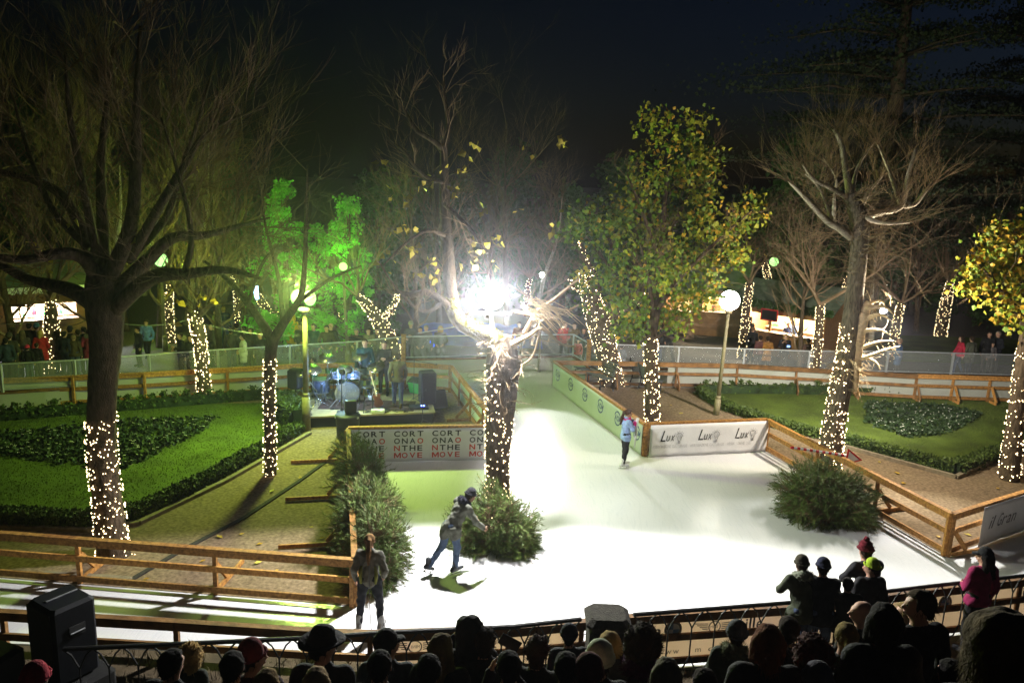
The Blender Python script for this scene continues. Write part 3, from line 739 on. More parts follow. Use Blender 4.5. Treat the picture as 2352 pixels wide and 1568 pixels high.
for k in range(3):
    x0=.32+k*1.17
    it=[('L',x0,.46,.33,.15,.28,0),('u',x0+.17,.47,.26,.10,.2,0),('x',x0+.31,.47,.26,.10,.2,0)]
    letters(it,'lettering',[M_ink],bl,.0)
    s='ASSOCIAZIONE CULTURALE' if k<2 else 'ASSOCIAZIONE CUL'
    letters(word(s,x0-.22,.27,.085,.052),'lettering',[M_inkl],bl)
    mb=MB(); cx,cy=x0+.58,.62
    pts=[(cx+.085*math.sin(t),cy+.085*math.cos(t),0) for t in np.linspace(-2.5,2.5,19)]
    mb.tube([(cx-.035,cy-.15,0)]+pts+[(cx+.035,cy-.15,0)],.006,5)
    for q in range(4): mb.tube([(cx-.035,cy-.165-q*.022,0),(cx+.035,cy-.16-q*.022,0)],.006,5)
    mb.tube([(cx-.03,cy+.01,0),(cx-.01,cy-.1,0)],.004,5); mb.tube([(cx+.03,cy+.01,0),(cx+.01,cy-.1,0)],.004,5)
    for t in np.linspace(-1.6,1.6,7): mb.tube([(cx+.12*math.sin(t),cy+.12*math.cos(t),0),(cx+.15*math.sin(t),cy+.15*math.cos(t),0)],.004,5)
    o=mb.build('bulb_drawing',M_inkg,bl); o.location=(0,0,.012)
a,b=FR1
ba,L=wbanner('pale green boards printed with repeated ACM logos beside the channel',a+(b-a).normalized()*.10,b-(b-a).normalized()*.05,.02,.92,M_boardg,.07,.001)
nlog=6
for k in range(nlog):
    x=.55+k*(L-.9)/(nlog-1); mb=MB(); cy=.60
    mb.tube([(x+.21*math.cos(t),cy+.21*math.sin(t),0) for t in np.linspace(.5,2.9,14)],[.006+.014*math.sin(i/13*math.pi) for i in range(14)],5)
    mb.tube([(x+.21*math.cos(t),cy+.21*math.sin(t),0) for t in np.linspace(3.5,6.0,14)],[.006+.014*math.sin(i/13*math.pi) for i in range(14)],5)
    o=mb.build('logo_ring',M_inkb,ba); o.location=(0,0,.004)
    letters(word('ACM',x-.20,cy-.07,.16,.145,.2),'lettering',[M_inkb],ba,.02)
a,b=FR4[0],FR4[1]; d=(b-a).normalized()
bg,L=wbanner('grey white banner with dark script il Gran at the right edge',a+d*1.05,a+d*4.2,.05,.98,M_banner,.10,.008)
letters(word('il Gran',.28,.42,.30,.20,.35),'lettering',[M_inkg],bg)
# front rink banners seen from behind, hung on the rink side
def mini(cx,cy,parent,mir,s=1):
    mb=MB(); mb.tube([(cx+.10*s*math.cos(t),cy+.10*s*math.sin(t),0) for t in np.linspace(0,6.283,21)],.010,5)
    for sg in(-1,1):
        for q in range(4): mb.tube([(cx+sg*.12*s,cy+.06-.035*q,0),(cx+sg*(.36-.05*q)*s,cy+.075-.035*q,0)],.008,5)
    o=mb.build('winged_badge',M_inkg,parent); o.location=(0,0,.012)
    it=word('MINI',cx-.075*s,cy-.025,.055,.043)
    o=letters(it,'lettering',[M_inkg],parent)
    if mir:
        for v in o.data.vertices: v.co.x=2*cx-v.co.x
def roundel(cx,cy,r,parent):
    mb=MB(); 
    mb.tube([(cx+r*math.cos(t),cy+r*math.sin(t),0) for t in np.linspace(0,6.283,25)],r*.18,5,0)
    for q,mi in((0,1),(1,2),(2,1),(3,2)):
        ang=np.linspace(q*math.pi/2,(q+1)*math.pi/2,7); mb.add([(cx,cy,0)]+[(cx+r*.82*math.cos(t),cy+r*.82*math.sin(t),0) for t in ang],[(0,i+1,i+2) for i in range(6)],mi)
    o=mb.build('roundel',[M_inkg,M_white,M_inkbl],parent); o.location=(0,0,.012)
def nearpt(px,z=1.0):
    for (p,q),(a,b) in zip(zip(NEART,NEART[1:]),zip(NEAR,NEAR[1:])):
        if p[0]<=px<=q[0]: return lerp(a,b,(px-p[0])/(q[0]-p[0]))
def nb(label,x0,x1):
    a,b=nearpt(x0),nearpt(x1); r,L=wbanner(label,a,b,.05,.90,M_bannerb,-.07,.004); return r,L
r,L=nb('beige banner back with reversed winged badge behind railing',858,1165); mini(.62,.70,r,True); roundel(2.55,.66,.11,r)
r,L=nb('beige banner back with faint blue roundel left of stone pillar',1172,1345); roundel(.5,.68,.13,r); letters(word('D',1.2,.60,.15,.14),'lettering',[M_inkg],r)
r,L=nb('beige banner back with roundel, winged badge and www lettering',1465,1850)
sc=L/385.0
letters(word('a',42*sc,.60,.16,.17),'lettering',[M_inkg],r,.012); roundel(85*sc,.68,.13,r); mini(180*sc,.68,r,False)
letters(word('ille',252*sc,.60,.20,.13),'lettering',[M_inkg],r,.012); letters(word('n',338*sc,.60,.16,.16),'lettering',[M_inkg],r,.012)
letters([(c,x*sc,.24,.10,.10,0,0) for c,x in(('w',55),('w',72),('w',89),('m',140),('o',170),('a',200))],'lettering',[M_inkg],r)
r,L=nb('beige banner back with lone roundel behind the people at the rail',1870,2125); roundel(.45*L,.68,.12,r)
r,L=nb('beige banner back with illa lettering at the right edge',2150,2600); letters(word('illa',.42*L,.58,.22,.14),'lettering',[M_inkg],r,.012); roundel(.30,.66,.12,r)
# ---------------------------------------------------------------- outer barrier: low boards, steel posts, clear panels
def barrier(label,pts,board=M_board,sp=2.6):
    pts=[Vector((p.x,p.y,0)) for p in pts]; root=thing('glass_barrier',label,'barrier',pts[0])
    for a,b in zip(pts,pts[1:]):
        L=(b-a).length; d=(b-a)/L; n=max(1,round(L/sp))
        mb=MB(); mb.beam(a+Vector((0,0,.28)),b+Vector((0,0,.28)),.06,.54); wb(mb,'base_board',board,root)
        mb=MB(); mb.beam(a+Vector((0,0,.575)),b+Vector((0,0,.575)),.10,.05); wb(mb,'sill',M_woodd,root)
        for z in(.68,1.5):
            mb=MB(); mb.beam(a+Vector((0,0,z)),b+Vector((0,0,z)),.045,.04); wb(mb,'rail',M_steel,root)
        for k in range(n+1):
            if k==n and b is not pts[-1]: continue
            p=a+d*(L*k/n); mb=MB(); mb.beam(p+Vector((0,0,.60)),p+Vector((0,0,1.5)),.07,.07); wb(mb,'post',M_steel,root)
        for k in range(n):
            p=a+d*(L*k/n+.05); q=a+d*(L*(k+1)/n-.05); mb=MB(); mb.beam(p+Vector((0,0,1.09)),q+Vector((0,0,1.09)),.012,.76); wb(mb,'glass_panel',M_glass,root)
    return root
barrier('clear panel rink barrier with steel posts in front of the left hut',OUT)
barrier('clear panel rink barrier with steel posts across the ice channel end',OUTC)
barrier('clear panel rink barrier with steel posts in front of the right huts',OUTR)
for px,py0,py1,lb in((928,773,880,'orange timber post where the left barrier ends'),(1353,785,850,'yellow timber post at the step of the far barrier')):
    p=G(px,py0,1.55); mb=MB(); mb.beam((p.x,p.y-.1,0),(p.x,p.y-.1,1.62),.16,.16); mb.beam((p.x,p.y-.1,1.62),(p.x,p.y-.1,1.66),.19,.19); tag(mb.build('timber_post',M_wood),lb,'post')
# ---------------------------------------------------------------- iron railing and stone pillar at the foot of the steps
ZR=1.42; Z0=.40
RT=[(145,1490),(735,1463),(850,1454),(1180,1438),(1335,1421)]; RT2=[(1455,1411),(1830,1382),(2120,1347),(2352,1321),(2600,1293)]
def railing(label,pp):
    pts=[G(*p,ZR) for p in pp]; root=thing('iron_railing',label,'railing',(pts[0].x,pts[0].y,Z0))
    mb=MB(); mb.tube(pts,.032,8); wb(mb,'handrail',M_iron,root)
    for a,b in zip(pts,pts[1:]):
        L=(b-a).length; d=(b-a)/L; n=max(1,round(L/.37))
        for k in range(n):
            p=a+d*(L*(k+.5)/n); s=L/n*.5; D=lambda x,z: p+d*x+Vector((0,0,z-ZR))
            mb=MB(); r=.0125
            mb.tube([D(-s*.92,ZR-.02),D(-s*.5,ZR-.10),D(0,ZR-.30),D(0,ZR-.78),D(-s*.5,ZR-.98),D(-s*.95,Z0+.02)],r,6)
            mb.tube([D(s*.92,ZR-.02),D(s*.5,ZR-.10),D(0.002,ZR-.30)],r,6); mb.tube([D(0.002,ZR-.78),D(s*.5,ZR-.98),D(s*.95,Z0+.02)],r,6)
            wb(mb,'baluster',M_iron,root)
    return root
railing('black wrought iron railing with forked balusters left of the pillar',RT)
railing('black wrought iron railing with forked balusters right of the pillar',RT2)
p=(G(1340,1425,ZR)+G(1450,1413,ZR))/2
root=thing('stone_pillar','squat dark stone pillar with chamfered cap between the railings','pillar',(p.x,p.y,Z0))
mb=MB(); mb.bev((0,0,.46),(.56,.54,.92),.03); mb.build('shaft',M_stone,root)
mb=MB(); mb.bev((0,0,1.02),(.66,.62,.20),.08); mb.build('cap',M_stone,root)
# terrace the crowd stands on
ZP=[(-3,7.9),(0,6.1),(2,4.7),(5.2,2.75),(7.1,1.95),(9.3,.62),(9.7,.40),(99,.40)]
def zs(Y):
    for (a,b),(c,d) in zip(ZP,ZP[1:]):
        if a<=Y<=c: return b+(d-b)*(Y-a)/(c-a)
    return Z0
mb=MB(); prof=[(11.0,-.05),(11.0,Z0),(9.7,Z0)]; y=9.7
while y>-2.5:
    y2=y-.34; z=zs(y2)-.02; prof+=[(y,z),(y2,z)]; y=y2
n=len(prof)
xs=(-16,16); vs=[(x,p[0],p[1]) for x in xs for p in prof]; mb.add(vs,[(i,i+1,n+i+1,n+i) for i in range(n-1)])
tag(mb.build('terrace_steps',M_stone),kind='structure')
sheet('terrace_verge',[(-16,9.7),(16,9.7),(16,10.95),(-16,10.95)],Z0+.006,M_dirt)
rng=random.Random(5); mb=MB()
for k in range(1600):
    x=rng.uniform(-6,12); y=rng.uniform(9.7,10.9); h=rng.uniform(.05,.22); a=rng.uniform(0,6.28); w=.01
    mb.add([(x-w*math.cos(a),y-w*math.sin(a),Z0),(x+w*math.cos(a),y+w*math.sin(a),Z0),(x+rng.uniform(-.1,.1),y+rng.uniform(-.1,.1),Z0+h)],[(0,1,2)])
tag(mb.build('dry_grass',mat('dry_grass',(.10,.08,.035),1,.4,3)),'dry yellow grass at the foot of the iron railing','grass',kind='stuff')
# fallen leaves on the paths
lm=[]
for k in range(6):
    mb=MB(); rr=random.Random(k); s=.085
    mb.add([(0,0,.004),(s*.5,s*.42,.02),(s*.9,s*.22,.015),(s*1.25,0,.03),(s*.9,-s*.25,.012),(s*.45,-s*.4,.022),(-s*.2,0,.006)],[(0,1,2,3),(0,3,4,5),(0,5,6),(0,6,1)])
    o=mb.build('fallen_leaf',[M_leafl,M_leafo][k%2]); lm.append(o)
spots=[(168,1190),(640,1308),(710,1250),(590,1250),(430,1300),(690,1320),(510,1235),(460,1290),(600,1290),(745,1235),(250,1330),(170,1320),(740,1120),(690,1100),(620,1130),(560,1225),(720,1210),(330,1330)]
spots2=[(2020,1060),(2090,1140),(2130,1165),(2150,1230),(2180,1175),(2080,1110),(1760,1000),(1860,990),(2230,1230),(2250,1245),(1560,950),(1540,930),(2210,1250),(2290,1120),(2010,1090),(2055,1085)]
for i,(px,py) in enumerate(spots+spots2):
    o=lm[i%6] if i<6 else lm[i%6].copy()
    if i>=6: COL.objects.link(o)
    g=G(px,py,.03); o.location=g; o.rotation_euler=(0,0,R.uniform(0,6.28)); s=R.uniform(.9,1.6); o.scale=(s,s,s)
    left=i<len(spots)
    tag(o,'yellow fallen leaf lying on the left gravel path' if left else 'yellow fallen leaf lying on the right gravel path','leaf','fallen leaves on the left path' if left else 'fallen leaves on the right path')
# ---------------------------------------------------------------- trees
def smooth(pts,rs,k=4):
    """Catmull-Rom resample"""
    P=[Vector(p) for p in pts]; out=[];ro=[]
    for i in range(len(P)-1):
        p0=P[max(i-1,0)];p1=P[i];p2=P[i+1];p3=P[min(i+2,len(P)-1)]
        for j in range(k):
            t=j/k
            out.append(.5*((2*p1)+(p2-p0)*t+(2*p0-5*p1+4*p2-p3)*t*t+(3*p1-p0-3*p2+p3)*t**3)); ro.append(rs[i]+(rs[i+1]-rs[i])*t)
    out.append(P[-1]); ro.append(rs[-1]); return out,ro
def limb(mb,pp,Y,k=4,n=8,m=None,jit=.0,rng=None):
    """pp: (px,py,radius,dy) -> 3-D polyline near depth Y"""
    pts=[PL(p[0],p[1],Y+(p[3] if len(p)>3 else 0)) for p in pp]; rs=[p[2] for p in pp]
    P,r=smooth(pts,rs,k); mb.tube(P,r,n,m,True,jit,rng); return P,r
def grow(mb,p,d,L,r,lv,rng,up=.15,sp=.75,kids=4,m=None,wob=.18,seg=4,tips=None):
    pts=[p]; q=p.copy(); d=d.normalized(); rs=[r]; ds=[d]
    for i in range(seg):
        d=(d+Vector((rng.gauss(0,wob),rng.gauss(0,wob),rng.gauss(0,wob)+up*.35))).normalized()
        q=q+d*(L/seg); pts.append(q); rs.append(r*(1-.8*(i+1)/seg)+.0015); ds.append(d)
    mb.tube(pts,rs,3 if r<.03 else 5,m,False)
    if tips is not None and lv<=1: tips.append(q)
    if lv>0:
        for k in range(kids):
            t=rng.uniform(.25,1)*seg; i=min(int(t),seg-1); b=pts[i]+(pts[i+1]-pts[i])*(t-i)
            a=ds[i+1]; o=a.orthogonal().normalized(); o=Matrix.Rotation(rng.uniform(0,6.28),3,a)@o
            nd=(a+o*sp*rng.uniform(.6,1.3)+Vector((0,0,up))).normalized()
            grow(mb,b,nd,L*rng.uniform(.45,.75),max(rs[i]*.55,.0028),lv-1,rng,up,sp,kids,m,wob,seg,tips)
def shoots(mb,P,n,L,r,rng,t0=.2,up=.7,lv=1,kids=3,m=None,tips=None,sp=.6):
    for k in range(n):
        i=rng.randrange(int(len(P)*t0),len(P)-1); a=(P[i+1]-P[i]).normalized()
        o=Matrix.Rotation(rng.uniform(0,6.28),3,a)@a.orthogonal().normalized()
        d=(a*.35+o*.9+Vector((0,0,up))).normalized()
        grow(mb,P[i],d,L*rng.uniform(.5,1.25),r*rng.uniform(.6,1.2),lv,rng,.12,sp,kids,m,.10,4,tips)
def shell(root,P,r,n,rng,label,near=True,sz=.02,tmin=0,tmax=1,cond=None,br=1.0,extra=None):
    """string of warm lights wound round a trunk polyline"""
    L=[0]
    for a,b in zip(P,P[1:]): L.append(L[-1]+(b-a).length)
    T=L[-1]; tr=thing('fairy_light_string',label,'fairy lights',P[0],0,'fairy light strings wound round the trees'); bulbs=[]; cord=[]
    turns=max(4,T*(tmax-tmin)/.16)
    for k in range(n):
        t=tmin+(tmax-tmin)*(k+.5)/n; s=t*T
        i=max(j for j in range(len(L)) if L[j]<=s+1e-9); i=min(i,len(P)-2); f=(s-L[i])/max(L[i+1]-L[i],1e-6)
        c=P[i]+(P[i+1]-P[i])*f; rr=r[i]+(r[i+1]-r[i])*f; ax=(P[i+1]-P[i]).normalized()
        x=(Vector((1,0,0))-ax*ax.x).normalized(); y=ax.cross(x)
        a=2*math.pi*turns*t+rng.gauss(0,.6); q=c+(x*math.cos(a)+y*math.sin(a))*(rr*1.05+.012)+ax*rng.gauss(0,.06)
        if cond and not cond(q,a): continue
        bulbs.append(q+(x*math.cos(a)+y*math.sin(a))*.012); cord.append(q)
    for q in (extra or []): bulbs.append(Vector(q))
    if near:
        mb=MB(); mb.tube(cord,.004,3); wb(mb,'cord',M_cord,tr)
        bulbs.sort(key=lambda q:q.y); me=None
        for q in bulbs[:100]:
            if me is None:
                mb=MB(); mb.octa((0,0,0),sz,0,1.2); o=mb.build('bulb',M_bulb,tr); me=o.data
            else: o=link('bulb',me,tr)
            o.location=q-tr.location; e=rng.uniform(.65,1.25); o.scale=(e,e,e)
        if len(bulbs)>100:
            mb=MB(); [mb.octa(q,sz*rng.uniform(.65,1.25),0,1.2) for q in bulbs[100:]]; tag(wb(mb,'bulb',M_bulb,tr),kind='stuff')
    else:
        mb=MB(); [mb.octa(q,sz,0,1.2) for q in bulbs]; mb.v=[tuple(Vector(v)-P[0]) for v in mb.v]; o=mb.build('bulbs',M_bulbf,tr); tag(o,kind='stuff')
    return tr
def tree(label,base,parts,name='bare_tree'):
    root=thing(name,label,'tree',base)
    for nm,mb,m,sm in parts:
        if mb.v: wb(mb,nm,m,root,sm)
    return root
rng=random.Random(21)
def leaves(mb,pts,n,size,spread,rng,mw):
    for k in range(n):
        c=rng.choice(pts); p=Vector(c)+Vector((rng.gauss(0,spread),rng.gauss(0,spread),rng.gauss(0,spread)))
        mb.leaf(p,size*rng.uniform(.65,1.3),rng,rng.choices(range(len(mw)),mw)[0],down=.5)
# T1 big left tree
Y=G(255,1275).y; tr=MB(); tw=MB()
P1,r1=limb(tr,[(268,1292,0.370),(260,1262,0.296),(247,1150,0.266),(233,1020,0.255),(236,900,0.259),(243,800,0.289),(240,720,0.326),(235,660,0.296),(232,625,0.222)],Y,6,18,None,.05,rng)
T1L=[[(236,712,0.178),(175,672,0.148,.1),(120,655,0.126,.3),(60,640,0.096,.4),(-30,590,0.074,.6),(-120,560,0.044,.8)],
 [(228,650,0.148),(190,592,0.118,-.3),(130,583,0.104,-.6),(60,596,0.081,-.8),(-40,588,0.059,-1)],
 [(226,640,0.148),(185,520,0.111,.5),(140,448,0.096,.8),(80,415,0.074,1),(0,395,0.059,1.2),(-80,380,0.037,1.4)],
 [(236,640,0.148),(236,520,0.111,.2),(232,380,0.081,.5),(246,240,0.052,.6),(262,90,0.022,.8)],
 [(250,640,0.163),(300,520,0.126,-.3),(312,380,0.096,-.5),(314,230,0.059,-.8),(322,60,0.022,-1)],
 [(256,680,0.178),(330,608,0.141,.2),(395,548,0.104,.4),(470,540,0.074,.6),(545,520,0.044,.8),(620,500,0.015,1)],
 [(258,715,0.163),(345,640,0.141,-.5),(430,628,0.096,-.8),(520,620,0.067,-1),(600,640,0.022,-1.2)],
 [(300,590,0.104),(375,460,0.081,-.5),(430,370,0.059,-.6),(480,300,0.037,-.7),(610,245,0.011,-.9)],
 [(290,600,0.089),(380,500,0.067,.6),(420,380,0.052,.8),(460,260,0.030,1),(500,120,0.011,1.2)],
 [(225,600,0.089),(190,420,0.067,-.6),(160,260,0.044,-.9),(150,120,0.015,-1)],
 [(205,570,0.074),(120,480,0.059,.2),(60,330,0.037,.4),(20,180,0.015,.5)],
 [(425,626,0.06,-.8),(440,540,.045,-.9),(415,420,.032,-1),(370,270,.013,-1.1)]]
LP1=[]
for l in T1L:
    P,_=limb(tr,l,Y,5,9,None,.03,rng); LP1.append(P)
for P in LP1: shoots(tw,P,11,1.6,.010,rng,.25,.55,2,5)
twl=MB()
leaves(twl,[PL(x,y,Y+rng.uniform(-1,1)) for x,y in((100,588),(770/1.6*.99,610),(135,812/1.6),(455,300+80),(330,560),(395,760/1.05),(82,705/1.25))],16,.14,.15,rng,[1])
tree('largest bare tree with dark forked trunk on the left lawn edge',P1[0],[('trunk',tr,M_bark,True),('twigs',tw,M_twig,False),('leaves',twl,[M_leafl],False)])
shell(None,P1,r1,540,rng,'warm fairy lights round the foot of the largest left tree',True,.0125,.0,.53)
# T2 slim tree with fork
Y=G(620,1090).y; tr=MB(); tw=MB()
P2,r2=limb(tr,[(621,1092,.155),(620,1000,.14),(619,880,.135),(622,810,.15),(626,770,.16)],Y,6,14,None,.04,rng)
A=[limb(tr,l,Y,5,7,None,.03,rng)[0] for l in ([(625,780,.14),(600,740,.11,.1),(565,690,.09,.2),(520,640,.06,.3),(470,600,.03,.4)],[(628,780,.14),(655,735,.11,-.2),(690,680,.08,-.3),(700,600,.06,-.3),(703,480,.04,-.3),(706,380,.02,-.2)],
   [(650,740,.07),(640,640,.05,.4),(610,520,.03,.5),(600,430,.012,.6)],[(690,690,.06),(760,640,.04,-.5),(830,610,.015,-.6)],[(570,700,.05),(600,610,.04),(640,560,.015)])]
for P in A: shoots(tw,P,7,.9,.008,rng,.3,.5,2,3)
tree('slim dark forked tree in the gravel path left of the green lamp',P2[0],[('trunk',tr,M_bark,True),('twigs',tw,M_twig,False)])
shell(None,P2,r2,230,rng,'warm fairy lights round the slim forked path tree',True,.0145,.02,.84)
# T3 tree by the long fence
Y=G(468,922).y; tr=MB(); tw=MB(); lf=MB()
P3,r3=limb(tr,[(470,924,.23),(466,860,.20),(460,790,.19),(450,740,.2),(445,715,.18)],Y,5,12,None,.04,rng)
A=[limb(tr,l,Y,5,7)[0] for l in ([(447,725,.12),(425,700,.09),(400,660,.06,.3),(380,600,.03,.5)],[(452,730,.12),(480,700,.08,-.3),(500,650,.05,-.3),(520,580,.02,0)],[(448,720,.1),(455,650,.07,.3),(450,560,.03,.5)])]
for P in A: shoots(tw,P,10,1.2,.01,rng,.2,.5,2,3)
leaves(lf,[PL(x,y,Y-.5) for x,y in((412,690),(442,687),(455,680),(462,692),(470,682),(487,695),(455,660))],15,.24,.06,rng,[1])
tree('lit tree with a few orange leaves in front of the long fence',P3[0],[('trunk',tr,M_bark,True),('twigs',tw,M_twig,False),('leaves',lf,[M_leafo],False)])
shell(None,P3,r3,300,rng,'warm fairy lights round the tree by the long left fence',True,.016,.0,1)
# T8 central tree with broken top, mossy limb and flood lamp
Y8=Y=G(1150,1205).y; tr=MB(); mo=MB(); tw=MB(); lf=MB(); tn=MB()
P8,r8=limb(tr,[(1150,1225,.34),(1146,1180,.28),(1144,1080,.255),(1146,980,.29),(1152,900,.34),(1155,840,.36),(1152,800,.32),(1146,775,.24)],Y,6,18,None,.06,rng)
limb(tr,[(1166,880,.22,.1),(1176,845,.2,.2),(1186,815,.14,.3)],Y,4,10,None,.1,rng)
Pm,rm=limb(mo,[(1160,800,.20),(1130,775,.20,-.1),(1090,757,.18,-.2),(1058,740,.17,-.2),(1042,715,.16,-.2),(1036,690,.15,-.1)],Y,5,12,None,.10,rng)
for k in range(900):
    i=rng.randrange(len(Pm)); a=rng.uniform(0,6.28)
    mo.leaf(Pm[i]+Vector((rng.gauss(0,.05),math.cos(a)*rm[i]*.9,abs(math.sin(a))*rm[i]*.95)),rng.uniform(.03,.07),rng)
A=[limb(tr,l,Y,5,8,None,.04,rng)[0] for l in ([(1037,700,.15,-.1),(1030,600,.13),(1023,480,.11,.2),(1020,380,.09,.3),(1020,330,.07,.3)],
  [(1021,345,.07,.3),(990,320,.055,.2),(955,298,.045,.1),(930,255,.03,.1),(915,225,.015,0)],[(1021,340,.06,.3),(1030,290,.05,.5),(1022,230,.04,.6),(1018,170,.015,.7)],
  [(1020,420,.05,.2),(970,400,.04,.1),(930,350,.03,.1),(905,330,.012,.1)],[(1042,715,.10,-.2),(1015,690,.08,-.3),(980,672,.07,-.3),(940,676,.06,-.4),(900,665,.03,-.4)],
  [(1022,690,.05,-.3),(990,712,.045,-.4),(955,708,.03,-.5),(905,655,.025,-.6),(870,600,.012,-.7)],
  [(1021,540,.05),(980,530,.04,-.5),(930,560,.03,-.8),(880,610,.01,-1)],[(1022,470,.05),(1075,520,.04,-.5),(1120,580,.03,-.8)])]
for P in A: shoots(tw,P,7,.8,.007,rng,.25,.5,2,3)
B=[limb(tw,l,Y,5,6)[0] for l in ([(1175,790,.07,-.2),(1215,770,.05,-.3),(1245,755,.045,-.3),(1290,790,.03,-.3),(1322,795,.02,-.2)],[(1205,765,.06),(1235,715,.05),(1270,690,.04,-.2),(1330,640,.02,-.3)],
  [(1180,715,.03),(1230,725,.04,-.2),(1290,740,.02,-.3)],[(1220,735,.05,-.1),(1270,730,.035,-.2),(1330,700,.02,-.3)],[(1240,760,.03,-.3),(1225,815,.02,-.3),(1195,840,.01,-.3)])]
for P in B: shoots(tw,P,6,.5,.007,rng,.1,.1,1,3)
for k in range(34):
    a=PL(1215+rng.uniform(-20,40),690+rng.uniform(-8,22),Y-.3); b=a+Vector((rng.uniform(.35,.9),rng.uniform(-.2,.2),rng.uniform(-.62,-.18)))
    mid=(a+b)/2+Vector((rng.gauss(0,.05),0,rng.uniform(0,.12))); tn.tube([a,mid,b],[.008,.012,.003],4)
for k in range(70):
    i=rng.randrange(len(P8)//2,len(P8)); a=rng.uniform(2.8,6.6); o=Vector((math.cos(a),math.sin(a),0))
    grow(tw,P8[i]+o*r8[i]*.9,o+Vector((0,0,rng.uniform(-.5,.5))),rng.uniform(.15,.5),.008,1,rng,-.1,.6,2)
cl=[(885,370),(905,520),(925,522),(885,585),(945,525),(935,575),(915,605),(1000,640),(960,575),(1075,350),(1060,395),(1055,430),(1090,340),(1045,440),(1020,380),(1000,400),(985,410),(1100,330),(905,450),(935,455),(970,430),(1085,565),(1110,570),(1060,590),(990,600),(1135,550),(1195,480),(1270,520),(1290,330),(970,690/1.1),(1145,610),(1090,600),(895,620),(950,665),(1040,620),(1110,480),(1200,350)]
leaves(lf,[PL(x,y,Y+rng.uniform(-.5,.5)) for x,y in cl],120,.15,.07,rng,[1])
o=tree('broken topped central tree with mossy limb standing in pine boughs',P8[0],[('trunk',tr,M_bark,True),('mossy_limb',mo,M_moss,True),('twigs',tw,M_twigp,False),('torn_wood',tn,M_torn,False),('leaves',lf,[M_leafl],False)])
shell(None,P8,r8,520,rng,'warm fairy lights round the central tree in the rink',True,.0135,.04,.86,lambda q,a:not(q.x>P8[30].x-.02 and pix(q)[1]<960))
# T10 leafy tree
Y=G(1497,972).y; tr=MB(); tw=MB(); lf=MB()
P10,r10=limb(tr,[(1498,975,.24),(1497,900,.22),(1495,820,.21),(1496,760,.2),(1505,700,.18),(1515,600,.13),(1525,480,.09),(1535,380,.05)],Y,6,12,None,.04,rng)
A=[limb(tr,l,Y,5,6)[0] for l in ([(1497,760,.1),(1450,690,.08,.5),(1390,600,.05,.8),(1330,520,.02,1)],[(1503,720,.1),(1560,640,.08,-.5),(1640,560,.05,-.8),(1730,480,.02,-1)],
  [(1515,600,.07),(1480,500,.05,-.8),(1440,400,.02,-1.2)],[(1520,560,.07),(1580,450,.05,.8),(1610,340,.02,1)],[(1500,740,.08),(1490,640,.06,-1),(1470,560,.03,-1.6)],[(1500,780,.06),(1560,740,.04,1),(1620,690,.02,1.6)],[(1495,790,.05),(1440,750,.03,.5),(1400,745,.01,.7)])]
for P in A: shoots(tw,P,16,1.0,.01,rng,.2,.4,2,3,sp=.8)
def blob(cx,cz,rx,rz,dy,n): # pixel ellipse -> points in a real volume
    out=[]
    c=PL(cx,cz,Y+dy); s=(PL(cx+1,cz,Y+dy)-c).length
    for k in range(n):
        d=Vector((rng.gauss(0,1),rng.gauss(0,1),rng.gauss(0,1))).normalized()*rng.random()**.42
        out.append(c+Vector((d.x*rx*s,d.y*(rx+rz)*.5*s,d.z*rz*s)))
    return out
BL=[(1545,300,60,50,0,18),(1600,290,30,45,.3,8),(1500,275,40,30,-.2,8),(1540,380,105,70,0,42),(1470,440,70,60,-.8,30),(1610,400,60,70,.6,26),(1400,500,70,50,-.8,30),(1530,500,120,80,.8,60),(1650,500,80,60,-.5,38),(1720,480,50,50,.3,22),
 (1345,500,60,38,-.5,22),(1320,540,40,25,.4,8),(1400,590,60,50,.6,26),(1500,600,100,80,-1.2,56),(1600,600,100,70,.8,52),(1690,570,60,60,-.6,28),(1450,680,70,60,-.4,34),(1540,690,70,55,.6,34),(1610,680,50,40,-.6,20),(1490,740,60,40,.5,24),(1400,640,40,40,1,12),(1445,760,40,28,-.3,14),(1555,735,30,30,-.3,10)]
cl=[]
for b in BL: cl+=[(p,(b[0]-1500)/220+( 620-b[1])/420) for p in blob(*b)]
for k in range(6500):
    p,g=rng.choice(cl); q=p+Vector((rng.gauss(0,.17),rng.gauss(0,.17),rng.gauss(0,.15)))
    w=max(.05,min(.9,.38+.36*g+rng.gauss(0,.14))); x=rng.random()
    lf.leaf(q,rng.uniform(.10,.19),rng,0 if x>w else (1 if x>w*.2 else 2),down=.6)
tree('leafy green and yellow tree standing behind the white light bulb banner',P10[0],[('trunk',tr,M_bark,True),('twigs',tw,M_twig,False),('leaves',lf,[M_leafg,M_leafy,M_leafo],False)],'leafy_tree')
shell(None,P10,r10,310,rng,'warm fairy lights round the trunk of the leafy tree',True,.0165,.0,.50,lambda q,a:pix(q)[1]>775)
